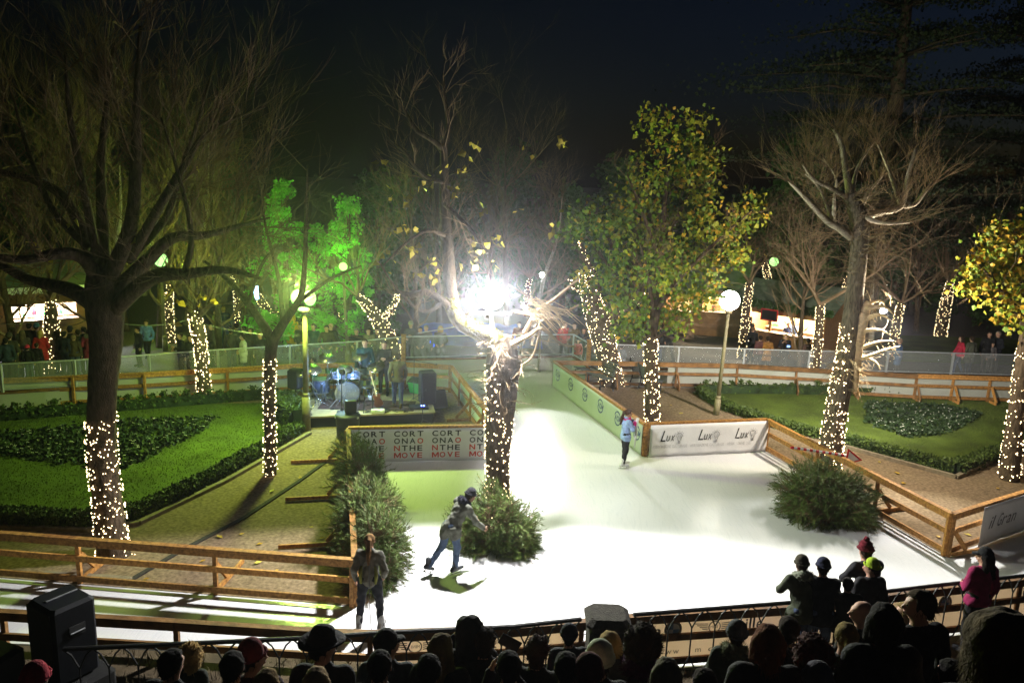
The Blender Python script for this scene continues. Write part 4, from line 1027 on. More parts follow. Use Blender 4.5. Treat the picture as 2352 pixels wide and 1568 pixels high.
# T9 wide forked trunk behind benches
Y=G(1405,886).y; tr=MB(); tw=MB(); lf=MB()
P9,r9=limb(tr,[(1406,892,.52),(1404,860,.42),(1392,800,.40),(1375,740,.42),(1362,700,.36),(1350,650,.26),(1342,620,.2)],Y,6,14,None,.05,rng)
A=[limb(tr,l,Y,5,8) for l in ([(1385,740,.25),(1420,715,.17),(1450,700,.14,.2),(1480,680,.1,.4)],[(1360,690,.25,-.2),(1368,650,.22,-.3),(1350,610,.16,-.3),(1330,560,.1,-.3)],[(1350,680,.2,.2),(1330,660,.15,.3),(1312,650,.1,.4)])]
for P,_ in A: shoots(tw,P,10,1.2,.012,rng,.4,.5,2,3)
leaves(lf,[PL(x,y,Y-.6) for x,y in((1330,640),(1345,625),(1352,665),(1365,650),(1340,700),(1350,640))],150,.15,.16,rng,[1,.6])
tree('thick forked tree with lit trunk behind the park benches',P9[0],[('trunk',tr,M_bark,True),('twigs',tw,M_twig,False),('leaves',lf,[M_leafg,M_leafl],False)])
ex=[]
for P,r in A:
    for k in range(90):
        i=rng.randrange(len(P)); a=rng.uniform(0,6.28); ex.append(P[i]+Vector((0,math.cos(a),math.sin(a)))*(r[i]+.02)+Vector((rng.gauss(0,.05),0,0)))
shell(None,P9,r9,520,rng,'warm fairy lights round the thick forked tree by the benches',True,.0165,.03,1,extra=ex)
# T11 big right tree
Y11=Y=G(1905,1100).y; tr=MB(); tw=MB(); tn=MB()
P11,r11=limb(tr,[(1900,1120,0.310),(1906,1070,0.284),(1914,990,0.284),(1930,900,0.275),(1945,820,0.249),(1955,740,0.232),(1966,640,0.215),(1975,560,0.215),(1974,510,0.241),(1962,470,0.189),(1953,444,0.129)],Y,7,18,None,.06,rng)
T11=[[(1953,450,.10),(1942,385,.085,.1),(1932,328,.07,.2),(1915,297,.04,.3)],[(1945,455,.07),(1905,430,.06,-.3),(1870,413,.045,-.5),(1843,378,.025,-.6)],
 [(1955,545,.12),(1925,522,.10,-.2),(1897,505,.085,-.3),(1843,447,.06,-.5),(1812,417,.035,-.6)],[(1912,517,.05,-.2),(1905,490,.045,-.2),(1880,430,.03,-.4),(1850,400,.02,-.5)],[(1914,512,.05,.3),(1916,455,.04,.3),(1920,409,.03,.4),(1891,363,.015,.5)],
 [(1975,500,.12),(2010,490,.10,.2),(2065,476,.09,.4),(2080,440,.075,.4),(2086,405,.065,.4),(2105,339,.04,.5)],[(2068,472,.06,.4),(2045,400,.045,.5),(2013,324,.02,.6)],[(2065,474,.07,.4),(2101,469,.06,.5),(2128,436,.05,.5),(2152,415,.02,.6)],
 [(1980,490,.07),(2000,505,.06,-.3),(2036,513,.045,-.5),(2090,511,.02,-.6)],[(1956,444,.06),(1968,390,.045,.4),(1990,350,.03,.5),(2010,325,.015,.6)],[(1975,480,.06,.3),(1998,440,.04,.6),(2030,400,.025,.9)]]
lb11=MB()
for l in T11:
    P,_=limb(lb11,l,Y,5,7,2 if False else None,.03,rng); shoots(tw,P,13,.95,.007,rng,.35,.75,2,3,sp=.45); shoots(tw,P[-4:],8,1.15,.008,rng,.0,.9,1,3,sp=.4)
for k in range(230):
    i=rng.randrange(int(len(P11)*.30),len(P11)); a=rng.uniform(2.6,6.8); o=Vector((math.cos(a),math.sin(a),0))
    grow(tw,P11[i]+o*r11[i]*.9,o+Vector((0,0,rng.uniform(-.1,.35))),rng.uniform(.4,1.7) if pix(P11[i])[1]<690 else rng.uniform(.12,.4),.007,1,rng,.0,.5,2)
limb(tn,[(1964,900,.06,-.16),(1968,840,.10,-.16),(1974,780,.13,-.15),(1984,725,.15,-.14),(1996,692,.07,-.12)],Y,5,8,None,.15,rng)
for l in ([(1985,735,.08,-.2),(2020,722,.04,-.4),(2045,735,.012,-.5)],[(1988,708,.08,-.2),(2030,705,.04,-.3),(2052,722,.012,-.4)],[(1982,760,.07,-.2),(2022,758,.035,-.4),(2045,770,.010,-.5)],[(1976,800,.06,-.2),(2020,785,.035,-.4),(2052,783,.012,-.5)],[(1974,826,.06,-.2),(2030,805,.03,-.5),(2068,795,.012,-.6)],[(1975,815,.05),(2010,830,.03,-.4),(2022,850,.01,-.5)],[(1994,697,.05),(2022,690,.03),(2034,704,.012)]):
    P,_=limb(tn,l,Y,4,6,None,.1,rng); shoots(tn,P,5,.3,.008,rng,.1,-.4,0,2)
for k in range(45):
    i=rng.randrange(int(len(P11)*.34),int(len(P11)*.45)); a=rng.uniform(3.2,7); o=Vector((math.cos(a),math.sin(a),0))
    grow(tn,P11[i]+o*r11[i]*.95,o+Vector((0,0,rng.uniform(-.5,.5))),rng.uniform(.2,.5),.010,1,rng,-.15,.6,2)
tree('tall bare right tree with splintered pale wood above a pine bush',P11[0],[('trunk',tr,M_barkp if False else mat('grey_bark',(.15,.122,.09),.95,.55,9,1.0,30,stretch=(2.6,2.6,.6),spec=.1),True),('limbs',lb11,M_barkp,True),('twigs',tw,M_twigp,False),('torn_wood',tn,M_torn,True)])
shell(None,P11,r11,680,rng,'warm fairy lights round the tall bare right tree',True,.015,.0,.56,lambda q,a: pix(q)[1]>945 or q.x<P11[int(len(P11)*.35)].x-.02)
# T12 right edge leafy tree
Y=G(2320,1102).y; tr=MB(); tw=MB(); lf=MB()
P12,r12=limb(tr,[(2318,1104,.26),(2326,1020,.23),(2338,920,.2),(2350,840,.19),(2362,740,.17),(2372,600,.1),(2380,500,.04)],Y,6,12,None,.04,rng)
A=[limb(tr,l,Y,5,6)[0] for l in ([(2360,760,.1),(2320,690,.07,-.4),(2260,620,.03,-.6)],[(2365,700,.08),(2330,600,.05,.4),(2290,520,.02,.6)],[(2362,740,.1),(2430,660,.06),(2500,560,.02)])]
for P in A: shoots(tw,P,10,1.0,.01,rng,.2,.4,2,3)
BL=[(2340,530,60,45,0,20),(2300,560,60,45,-.4,22),(2370,620,80,60,.3,34),(2270,620,60,40,.2,22),(2235,665,40,30,-.3,12),(2300,690,70,40,-.3,26),(2370,700,60,40,.3,22),(2440,600,90,90,0,40),(2340,735,50,22,0,12),(2480,700,70,60,0,24)]
cl=[p for b in BL for p in blob(*b)]
for k in range(3000):
    p=rng.choice(cl)+Vector((rng.gauss(0,.16),rng.gauss(0,.16),rng.gauss(0,.14))); lf.leaf(p,rng.uniform(.10,.18),rng,rng.choices((0,1,2),(.25,.42,.33))[0],down=.6)
tree('yellowing leafy tree cut by the right edge of the picture',P12[0],[('trunk',tr,M_bark,True),('twigs',tw,M_twig,False),('leaves',lf,[M_leafg,M_leafy,M_leafo],False)],'leafy_tree')
shell(None,P12,r12,270,rng,'warm fairy lights round the leafy tree at the right edge',True,.0155,.0,.52)
# smaller lit trees further back: (base px, base py, [(px,py,r)...], n, label)
FT=[((118,856),[(118,858,.30),(119,800,.26),(118,740,.24),(115,690,.15)],'behind the left clear barrier by the hut',170),
 ((392,788),[(393,790,.17),(390,740,.16),(388,690,.15),(392,655,.12)],'beside the left green street lamp',120),
 ((548,742),[(549,744,.17),(546,700,.16),(540,660,.13),(528,635,.09)],'behind the man in the navy jacket',100),
 ((632,772),[(632,820,.2),(630,770,.2),(625,740,.22),(605,700,.18),(588,672,.12)],'with V shaped fork left of the green lamp',120),
 ((785,735),[(788,736,.18),(785,700,.17),(778,675,.14),(766,655,.1)],'left of the bright green foliage',90),
 ((900,850),[(905,880,.40),(902,830,.36),(893,785,.36),(872,740,.27),(842,700,.18),(820,680,.1)],'with spreading fork behind the stage',230),
 ((1212,690),[(1210,720,.16),(1211,690,.16),(1213,660,.14),(1218,640,.1)],'right of the white flood lamp',70),
 ((1680,662),[(1681,668,.20),(1683,640,.2),(1686,610,.18),(1690,600,.12)],'above the left roof of the right huts',110),
 ((1705,822),[(1704,822,.20),(1709,770,.18),(1716,700,.17),(1722,650,.14)],'just right of the white globe lamp',180),
 ((1766,690),[(1768,690,.20),(1765,650,.19),(1760,620,.17),(1756,600,.12)],'beside the small green lamp behind the huts',120),
 ((1866,890),[(1866,892,.18),(1873,830,.17),(1880,770,.16),(1884,700,.14)],'left of the tall bare right tree',130),
 ((1935,720),[(1934,730,.2),(1937,690,.19),(1942,660,.15),(1945,640,.1)],'half hidden behind the tall right trunk',90),
 ((2050,828),[(2047,830,.20),(2055,770,.18),(2064,720,.17),(2072,696,.12)],'behind the barrier right of the splintered tree',140),
 ((2160,772),[(2160,775,.30),(2168,720,.28),(2176,680,.24),(2182,650,.15)],'on the dark lawn left of the yellow foliage',190)]
FTREE=[]
for (bx,by),pp,lb,n in FT:
    Y=min(G(bx,by).y,44); tr=MB(); tw=MB()
    P,r=limb(tr,[(a,b,c) for a,b,c in pp],Y,5,9,None,.05,rng)
    # pull the foot to the ground
    if P[0].z>0: tr.tube([Vector((P[0].x,P[0].y,0)),P[0]],[r[0]*1.15,r[0]],9)
    top=P[-1]
    for k in range(6):
        a=rng.uniform(0,6.28); grow(tw,top,Vector((math.cos(a)*.8,math.sin(a)*.8,rng.uniform(.6,1.6))),rng.uniform(1.6,3.2),r[-1]*.55,3,rng,.2,.7,4)
    ex=[]
    if 'fork' in lb:
        q,_r=limb(tr,[(pp[-3][0],pp[-3][1],.15),(pp[-3][0]+.5*(pp[-3][0]-pp[-1][0]),(pp[-3][1]+pp[-1][1])/2,.12),(pp[-3][0]+.8*(pp[-3][0]-pp[-1][0]),pp[-1][1],.08)],Y,6)
        for k in range(n//2):
            i=rng.randrange(len(q)); a=rng.uniform(0,6.28); ex.append(q[i]+Vector((math.cos(a)*_r[i]*1.1,-abs(math.sin(a))*_r[i]*1.1,rng.gauss(0,.06))))
    tree('lit trunk of a bare tree '+lb,Vector((P[0].x,P[0].y,0)),[('trunk',tr,M_bark,True),('twigs',tw,M_twig,False)])
    shell(None,P,r,int(n*1.4),rng,'warm fairy lights on the tree '+lb,False,.019,0,1,extra=ex)
# background bare trees: three kinds, copied
def bare_proto(seed,h,lean,lab,pale=False):
    rg=random.Random(seed); tr=MB(); tw=MB()
    pts=[Vector((0,0,0)),Vector((lean*.2,0,h*.15)),Vector((lean*.5,.1,h*.4)),Vector((lean,.0,h*.7)),Vector((lean*1.1,.0,h))]
    P,r=smooth(pts,[.20,.16,.12,.07,.02],5); tr.tube(P,r,8,None,True,.05,rg)
    for k in range(16):
        i=rg.randrange(int(len(P)*.25),len(P)-1); a=rg.uniform(0,6.28)
        grow(tw,P[i],Vector((math.cos(a),math.sin(a),rg.uniform(.5,1.4))),h*rg.uniform(.18,.34),r[i]*.5,3,rg,.22,.6,4)
    return tree(lab,Vector((0,0,0)),[('trunk',tr,M_barkp if pale else M_bark,True),('twigs',tw,M_twigp if pale else M_twig,False)])
BT=[bare_proto(1,9.5,.6,'x'),bare_proto(2,12,-.5,'x'),bare_proto(3,8,1.4,'x',True)]
spots=[(30,24+4,.9,'at the far left edge behind the largest tree'),(120,34,1.0,'behind the left hut roof'),(200,30,.95,'directly behind the largest left trunk'),(285,36,1.05,'between the two main limbs of the largest tree'),(365,33,1.0,'behind the left green street lamp'),(430,38,1.1,'right of the left green street lamp'),(500,32,.85,'above the man in the navy jacket'),(560,37,.9,'with leaning pale trunk left of the green foliage'),(640,40,.8,'just left of the bright green foliage'),
 (960,34,.78,'left of the white flood lamp'),(1010,40,.85,'among the scattered yellow leaves'),(1070,36,.82,'behind the central vertical limb'),(1120,43,.9,'straight behind the white flood lamp'),(1165,38,.85,'with tall trunk rising over the flood lamp'),(1225,41,.85,'with pale trunk right of the flood lamp'),(1255,46,.85,'left of the leafy tree crown'),
 (1850,31,.62,'in front of the right hut with few yellow leaves'),(2010,40,.75,'behind the splintered tree'),(2110,44,.8,'behind the dark lawn on the right'),(60,44,1.2,'far back above the left hut'),(330,46,1.25,'far back over the left lamp'),(470,46,1.2,'far back beside the dark sky edge')]
for i,(px,Yd,s,lb) in enumerate(spots):
    p=PL(px,720,Yd); p.z=0
    lab='dim bare background tree '+lb
    if i<3: o=BT[i]; o.location=p; o.rotation_euler=(0,0,R.uniform(0,6)); o.scale=(s,s,s); o['label']=lab; o['group']='bare background trees'
    else: dup(BT[i%3],p,R.uniform(0,6),lab,s,'bare background trees')
# evergreen masses
def ever_proto(seed,h,w,n,size,m,name='evergreen_tree',tight=1):
    rg=random.Random(seed); tr=MB(); lf=MB(); tr.tube([(0,0,0),(.1,0,h*.5),(0,.1,h*.9)],[.22,.15,.04],8)
    cs=[]
    for k in range(60):
        z=h*(.06+.92*rg.random()**.8); rr=w*(1-(z/h)**1.6)*.9+.25; a=rg.uniform(0,6.28); q=rr*rg.random()**.5; cs.append((Vector((math.cos(a)*q,math.sin(a)*q,z)),rg.uniform(.35,.95)*w*.42))
    for k in range(26): 
        c=rg.choice(cs)[0]; tr.tube([(0,0,max(.5,c.z-.8)),c],[.05,.012],4)
    for k in range(n):
        c,s=rg.choice(cs); d=Vector((rg.gauss(0,1),rg.gauss(0,1),rg.gauss(0,1))).normalized()*s*tight*rg.uniform(.45,1.1)
        lf.leaf(c+d,size*rg.uniform(.6,1.4),rg,down=.5)
    return tree('x',Vector((0,0,0)),[('trunk',tr,M_bark,True),('leaves',lf,m,False)],name)
EP=[ever_proto(4,9,2.6,5200,.24,M_leafd),ever_proto(5,7,3.0,5200,.24,M_leafd)]
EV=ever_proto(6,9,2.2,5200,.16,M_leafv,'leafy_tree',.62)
es=[(655,33,.80,'lit bright green left of the twin green lamp'),(730,34,.60,'lit bright green behind the twin green lamp'),(800,32,.74,'lit bright green right of the twin green lamp'),(865,38,.85,'dark beside the lit green foliage'),(950,48,1.0,'dark behind the yellow leaves'),(1060,50,1.0,'dark far behind the flood lamp'),(1170,50,1.05,'dark right of the flood lamp glow'),(1290,46,1.0,'dark left of the leafy tree'),(1400,50,1.0,'dark behind the leafy tree'),(1700,47,1.0,'dark above the right huts'),(1800,44,1.15,'dark right of the small green lamp'),(1950,48,1.1,'dark behind the tall right tree'),(2090,50,1.0,'dark behind the right lawn'),(2230,50,1.05,'dark left of the yellow foliage'),(2360,46,1.0,'dark at the far right edge'),
 (-20,44,1.1,'dark at the far left edge'),(110,50,1.2,'dark behind the left hut'),(240,52,1.3,'dark behind the largest tree'),(400,52,1.25,'dark behind the left lamp'),(540,52,1.1,'dark left of the green foliage'),(1560,54,1.2,'dark far behind the leafy crown')]
for i,(px,Yd,s,lb) in enumerate(es):
    p=PL(px,720,Yd); p.z=0; lab='evergreen tree '+lb
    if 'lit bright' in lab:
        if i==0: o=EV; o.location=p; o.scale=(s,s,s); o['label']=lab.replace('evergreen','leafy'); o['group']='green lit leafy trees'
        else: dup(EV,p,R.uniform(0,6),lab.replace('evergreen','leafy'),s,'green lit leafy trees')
    elif i<5: o=EP[i-3]; o.location=p; o.scale=(s,s,s); o['label']=lab; o['group']='evergreen trees behind the park'
    else: dup(EP[i%2],p,R.uniform(0,6),lab,s,'evergreen trees behind the park')
# cedar
def cedar(seed,h,w):
    rg=random.Random(seed); tr=MB(); lf=MB(); tr.tube([(0,0,0),(.2,0,h*.5),(0,0,h)],[.55,.38,.06],9)
    z=h*.22
    while z<h:
        for k in range(5):
            a=rg.uniform(0,6.28); L=w*(1-(z/h)**2.2*.8)*rg.uniform(.5,1.1); d=Vector((math.cos(a),math.sin(a),0))
            pts=[Vector((0,0,z)),Vector((0,0,z+.3))+d*L*.5,Vector((0,0,z+.1+rg.gauss(0,.3)))+d*L]
            tr.tube(pts,[.09,.06,.015],4)
            for j in range(430):
                t=rg.random()**.7; q=pts[0]+(pts[2]-pts[0])*t+Vector((0,0,.35*math.sin(t*3.1)))
                s=L*.20*(.4+t); lf.leaf(q+Vector((rg.gauss(0,s),rg.gauss(0,s),rg.gauss(0,.12))),rg.uniform(.09,.22),rg)
        z+=rg.uniform(.9,1.5)
    return tr,lf
for px,Yd,sd,h,w,lb in((1985,42,8,24,9,'huge dark cedar with flat layered boughs above the right huts'),(2290,50,9,20,8,'second dark cedar with layered boughs at the right edge')):
    tr,lf=cedar(sd,h,w); p=PL(px,720,Yd); p.z=0
    o=tree(lb,Vector((0,0,0)),[('trunk',tr,M_bark,True),('boughs',lf,M_cedar,False)],'cedar_tree'); o.location=p
# ---------------------------------------------------------------- pine bushes
def pine(mb,c,rx,rz,n,rng,ry=None,needle=.11,nn=16,floor=.03,flat=False):
    ry=ry or rx
    sp_=[Vector((rng.gauss(0,1),rng.gauss(0,1),rng.gauss(0,.8))).normalized() for _ in range(22)]
    for k in range(n):
        d=Vector((rng.gauss(0,1),rng.gauss(0,1),rng.gauss(0,1))).normalized(); e_=max(d.dot(q) for q in sp_); u=(.90+.36*max(0,e_-.86)/.14)*rng.uniform(.62,1.02)*(1+.14*math.sin(5*d.x+3*d.z+k%7*.0)+.10*math.sin(9*d.y-4*d.x))
        p=c+Vector((d.x*rx*u,d.y*ry*u,d.z*rz*u))
        if p.z<floor: p.z=floor+rng.random()*.12
        ax=(d+Vector((rng.gauss(0,.4),rng.gauss(0,.4),rng.gauss(0,.3)+.15))).normalized(); L=rng.uniform(.10,.24)
        mb.tube([p-ax*.25,p+ax*L],[.007,.004],3,1,False)
        for j in range(nn):
            t=rng.random(); q=p+ax*(L*t); o=Matrix.Rotation(rng.uniform(0,6.28),3,ax)@ax.orthogonal().normalized()
            e=(o*.75+ax*.8).normalized()*needle*rng.uniform(.7,1.3); w=ax.cross(o)*.005
            mb.add([q-w,q+w,q+e],[(0,1,2)],0)
def bush(label,blobs,seed,name='pine_bush',n0=900):
    rg=random.Random(seed); mb=MB(); st=MB()
    for (px,py,dy,rx,rz,ry,n) in blobs:
        c=PL(px,py,dy); pine(mb,c,rx,rz,n,rg,ry)
        for k in range(14):
            a=rg.uniform(0,6.28); st.tube([Vector((c.x,c.y,max(.05,c.z-rz*.7))),c+Vector((math.cos(a)*rx*.8,math.sin(a)*ry*.8,rg.uniform(-.5,.8)*rz))],[.022,.008],4)
    root=thing(name,label,'bush',(PL(*blobs[0][:3]).x,blobs[0][2],0.01))
    wb(mb,'needles',[M_pine,M_twig],root); wb(st,'branches',M_bark,root); return root
yb=G(1140,1300).y
bush('round heap of pine boughs round the central lit tree',[(1140,1215,yb+.95,.80,.78,.62,1500),(1080,1250,yb+.9,.38,.5,.5,400),(1180,1250,yb+.8,.45,.55,.5,500)],31)
yr=G(1900,1225).y
bush('round heap of pine boughs under the tall right tree',[(1900,1148,yr+.9,.98,.84,.75,2100),(1858,1125,yr+1.1,.55,.6,.6,600),(1950,1178,yr+.7,.55,.5,.5,600)],32)
bush('long row of pine boughs leaning on the timber side fence',[(835,1105,G(830,1185).y+.5,.50,.68,.8,800),(850,1180,G(850,1260).y+.4,.55,.7,.8,1000),(868,1255,G(870,1330).y+.4,.58,.72,.7,1100),(812,1050,G(805,1100).y+.3,.42,.5,.6,400),(855,1310,G(850,1360).y+.3,.45,.5,.4,500),(820,1200,G(820,1270).y+.3,.4,.8,.7,500)],33)
# ---------------------------------------------------------------- lamps
def light(name,loc,col,W,r=.12,typ='POINT',parent=None,**k):
    l=bpy.data.lights.new(name,typ); l.color=col; l.energy=W
    if typ in('POINT','SPOT'): l.shadow_soft_size=r
    for a,b in k.items(): setattr(l,a,b)
    o=bpy.data.objects.new(name,l); COL.objects.link(o); o.location=loc
    if parent is not None: o.parent=parent; o.location=Vector(loc)-parent.location
    return o
def streetlamp(label,base,px,py,gr,col,estr,pr=.07,ring=True,W=200,lc=None,rr=.14):
    top=PL(px,py,base.y); root=thing('street_lamp',label,'street lamp',base)
    b=base; mb=MB(); t=Vector((top.x,top.y,top.z-gr*1.05))
    mb.tube([b,b+(t-b)*.16],[pr*1.55,pr*1.5],14); mb.tube([b+(t-b)*.16,b+(t-b)*.19],[pr*1.5,pr],14); mb.tube([b+(t-b)*.19,t],[pr,pr*.72],14)
    mb.tube([t-Vector((0,0,.10)),t-Vector((0,0,.04)),t],[pr*.8,pr*1.6,pr*1.9],14); wb(mb,'post',M_lampp,root,True)
    mb=MB(); mb.ball(top,gr,20,12); wb(mb,'globe',emat('globe_'+label[:14],col,estr,'NONE'),root,True)
    light('lamp_light',top-Vector((0,0,0)),lc or col,W,gr*1.02,parent=root)
    return root,top
GREEN=(.68,1,.18)
bR=G(1645,952,.02); rootR,topR=streetlamp('white globe street lamp on the right lawn corner',bR,1676,690,.335,(1,.97,.88),14,W=700,lc=(1,.85,.55))
# twin green lamp with tall mast
bL=G(704,988,.02); t=PL(702,668,bL.y)
root=thing('street_lamp','green lit twin half globe lamp on a tall post by the stage','street lamp',bL)
mb=MB(); top=PL(700,720,bL.y); b=bL
mb.tube([b,b+(top-b)*.30],[.13,.12],14); mb.tube([b+(top-b)*.30,b+(top-b)*.33],[.12,.085],14); mb.tube([b+(top-b)*.33,top],[.085,.07],14); mb.tube([top,top+Vector((0,0,.06)),top+Vector((0,0,.12))],[.09,.14,.16],14)
wb(mb,'post',M_lampp,root,True)
c=PL(697,684,bL.y); mG=emat('green_globe',(.45,1,.28),2.0,'NONE')
for sx in(-1,1):
    mb=MB(); mb.ball((c.x+sx*.19,c.y,c.z),.2,16,10,None,(.86,1,1.12)); wb(mb,'half_globe',mG,root,True)
mb=MB(); cc=PL(697,710,bL.y); mb.ball((cc.x,cc.y,cc.z),.16,16,8,None,(1.1,1,.42)); wb(mb,'lower_globe',mG,root,True)
light('lamp_light',c+Vector((0,-.30,.32)),GREEN,2800,.25,parent=root)
G2b=G(380,806); root2,top2=streetlamp('green globe street lamp half hidden by the largest tree',G2b,369,597,.27,(.45,1,.28),2.0,W=8000,lc=(.72,1,.06))
G3b=PL(1768,770,39); G3b.z=0; root3,top3=streetlamp('small far green globe lamp behind the right huts',G3b,1778,601,.22,(.45,1,.28),2.0,W=1600,lc=(.55,1,.15))
p=PL(800,720,30.5); p.z=0; root4,top4=streetlamp('green globe lamp buried in the bright green foliage',p,788,612,.16,(.45,1,.22),2.4,W=9000,lc=(.28,1,.06))  # unseen lamp added to brighten the green trees around it
# flood lamp on the central tree
RX_=lambda a:Matrix.Rotation(a,3,'X')
YF=Y8-.02
root=thing('flood_lamp','dazzling white flood lamp cluster on top of the broken central tree','flood lamp',PL(1131,775,YF))
c=PL(1128,684,YF); mb=MB(); mb.tube([root.location-Vector((0,0,.25)),root.location+Vector((0,0,.2)),c-Vector((0,0,.30))],[.05,.05,.04],8); mb.beam(c-Vector((.45,0,.33)),c+Vector((.45,0,-.33)),.05,.05); wb(mb,'bracket',M_steel,root)
mF=emat('flood_glass',(1,.99,.97),60,'NONE')
mb=MB(); rot=RX_(2.0); mb.lathe([(.06,-.20),(.12,-.17),(.24,-.03),(.28,.0),(.28,.03)],20,c,0,rot); wb(mb,'housing',M_steel,root,True)
mb=MB(); mb.lathe([(.27,.034),(.255,.08),(.17,.13),(.001,.15)],22,c,0,rot); wb(mb,'lens',mF,root,True)
F1=c+Vector((0,-.36,.10))
mb=MB(); a=PL(960,765,YF+1); mb.tube([c-Vector((.3,0,.3)),(c+a)/2-Vector((0,0,.25)),a],.012,5); wb(mb,'stay_wire',M_steel,root)
def spot(name,loc,tgt,col,W,r,size,blend,root,wide=1):
    l=light(name,loc,col,W,r,'SPOT',root,spot_size=rad(size),spot_blend=blend); l.rotation_euler=(Vector(tgt)-Vector(loc)).to_track_quat('-Z','Y').to_euler(); l.scale=(wide,1,1); return l
WH=(1,.985,.95)
spot('flood_light',F1,F1+Vector((.04,-.76,-.64)),WH,5600,.16,115,.25,root,1.75)
spot('flood_light',c+Vector((.25,.30,.05)),c+Vector((3.2,.9,-1.9)),WH,1600,.16,132,.35,root)
light('flood_glow',F1+Vector((0,0,.05)),WH,400,.2,parent=root)
# flood lamp fixed on the tall right tree
root=thing('flood_lamp','white flood lamp strapped among splintered wood on the tall right tree','flood lamp',PL(1998,712,Y11-.10))
c=PL(2030,716,Y11+.10); mb=MB(); rot=Matrix.Rotation(-.5,3,'Z')@Matrix.Rotation(-.5,3,'X'); mb.bev(c,(.26,.12,.22),.03,rot); wb(mb,'housing',M_black,root)
mb=MB(); mb.ball(c+rot@Vector((0,-.07,0)),.10,12,7,None,(1,.4,.9)); wb(mb,'lens',mF,root,True)
spot('flood_light',c+Vector((.0,-.16,-.02)),c+Vector((-.2,-3,-2.6)),WH,2600,.10,95,.5,root)
spot('flood_light',c+Vector((.05,.16,0)),c+Vector((.6,6,-1.6)),(1,.95,.88),3600,.12,110,.6,root)
light('flood_glow',c+Vector((0,.12,0)),(1,.88,.70),2300,.15,parent=root)
# small far flood lamp reflected in the ice
p=PL(1245,700,31.2); p.z=0; root5,c=streetlamp('small white flood lamp on a thin post beyond the channel',p,1245,631,.10,(1,1,1),40,.04,W=10)
l=light('flood_light',c+Vector((0,-.2,0)),(1,1,.98),2600,.14,'SPOT',root5,spot_size=rad(40),spot_blend=.3)
l.rotation_euler=(Vector((1.0,20.0,0))-c).to_track_quat('-Z','Y').to_euler()
# little blue white lamp in a tree
root=thing('spot_lamp','small blue white spot lamp hanging in the forked left tree','spot lamp',PL(590,660,30))
mb=MB(); q=PL(590,672,30); mb.tube([q-Vector((0,0,.25)),q+Vector((-.05,0,.25))],[.07,.10],10); wb(mb,'lens',emat('blue_white_lens',(.45,.7,1),10,'NONE'),root,True)
mb=MB(); mb.tube([q+Vector((-.05,0,.25)),q+Vector((-.08,0,.42))],[.11,.05],10); wb(mb,'housing',M_black,root)
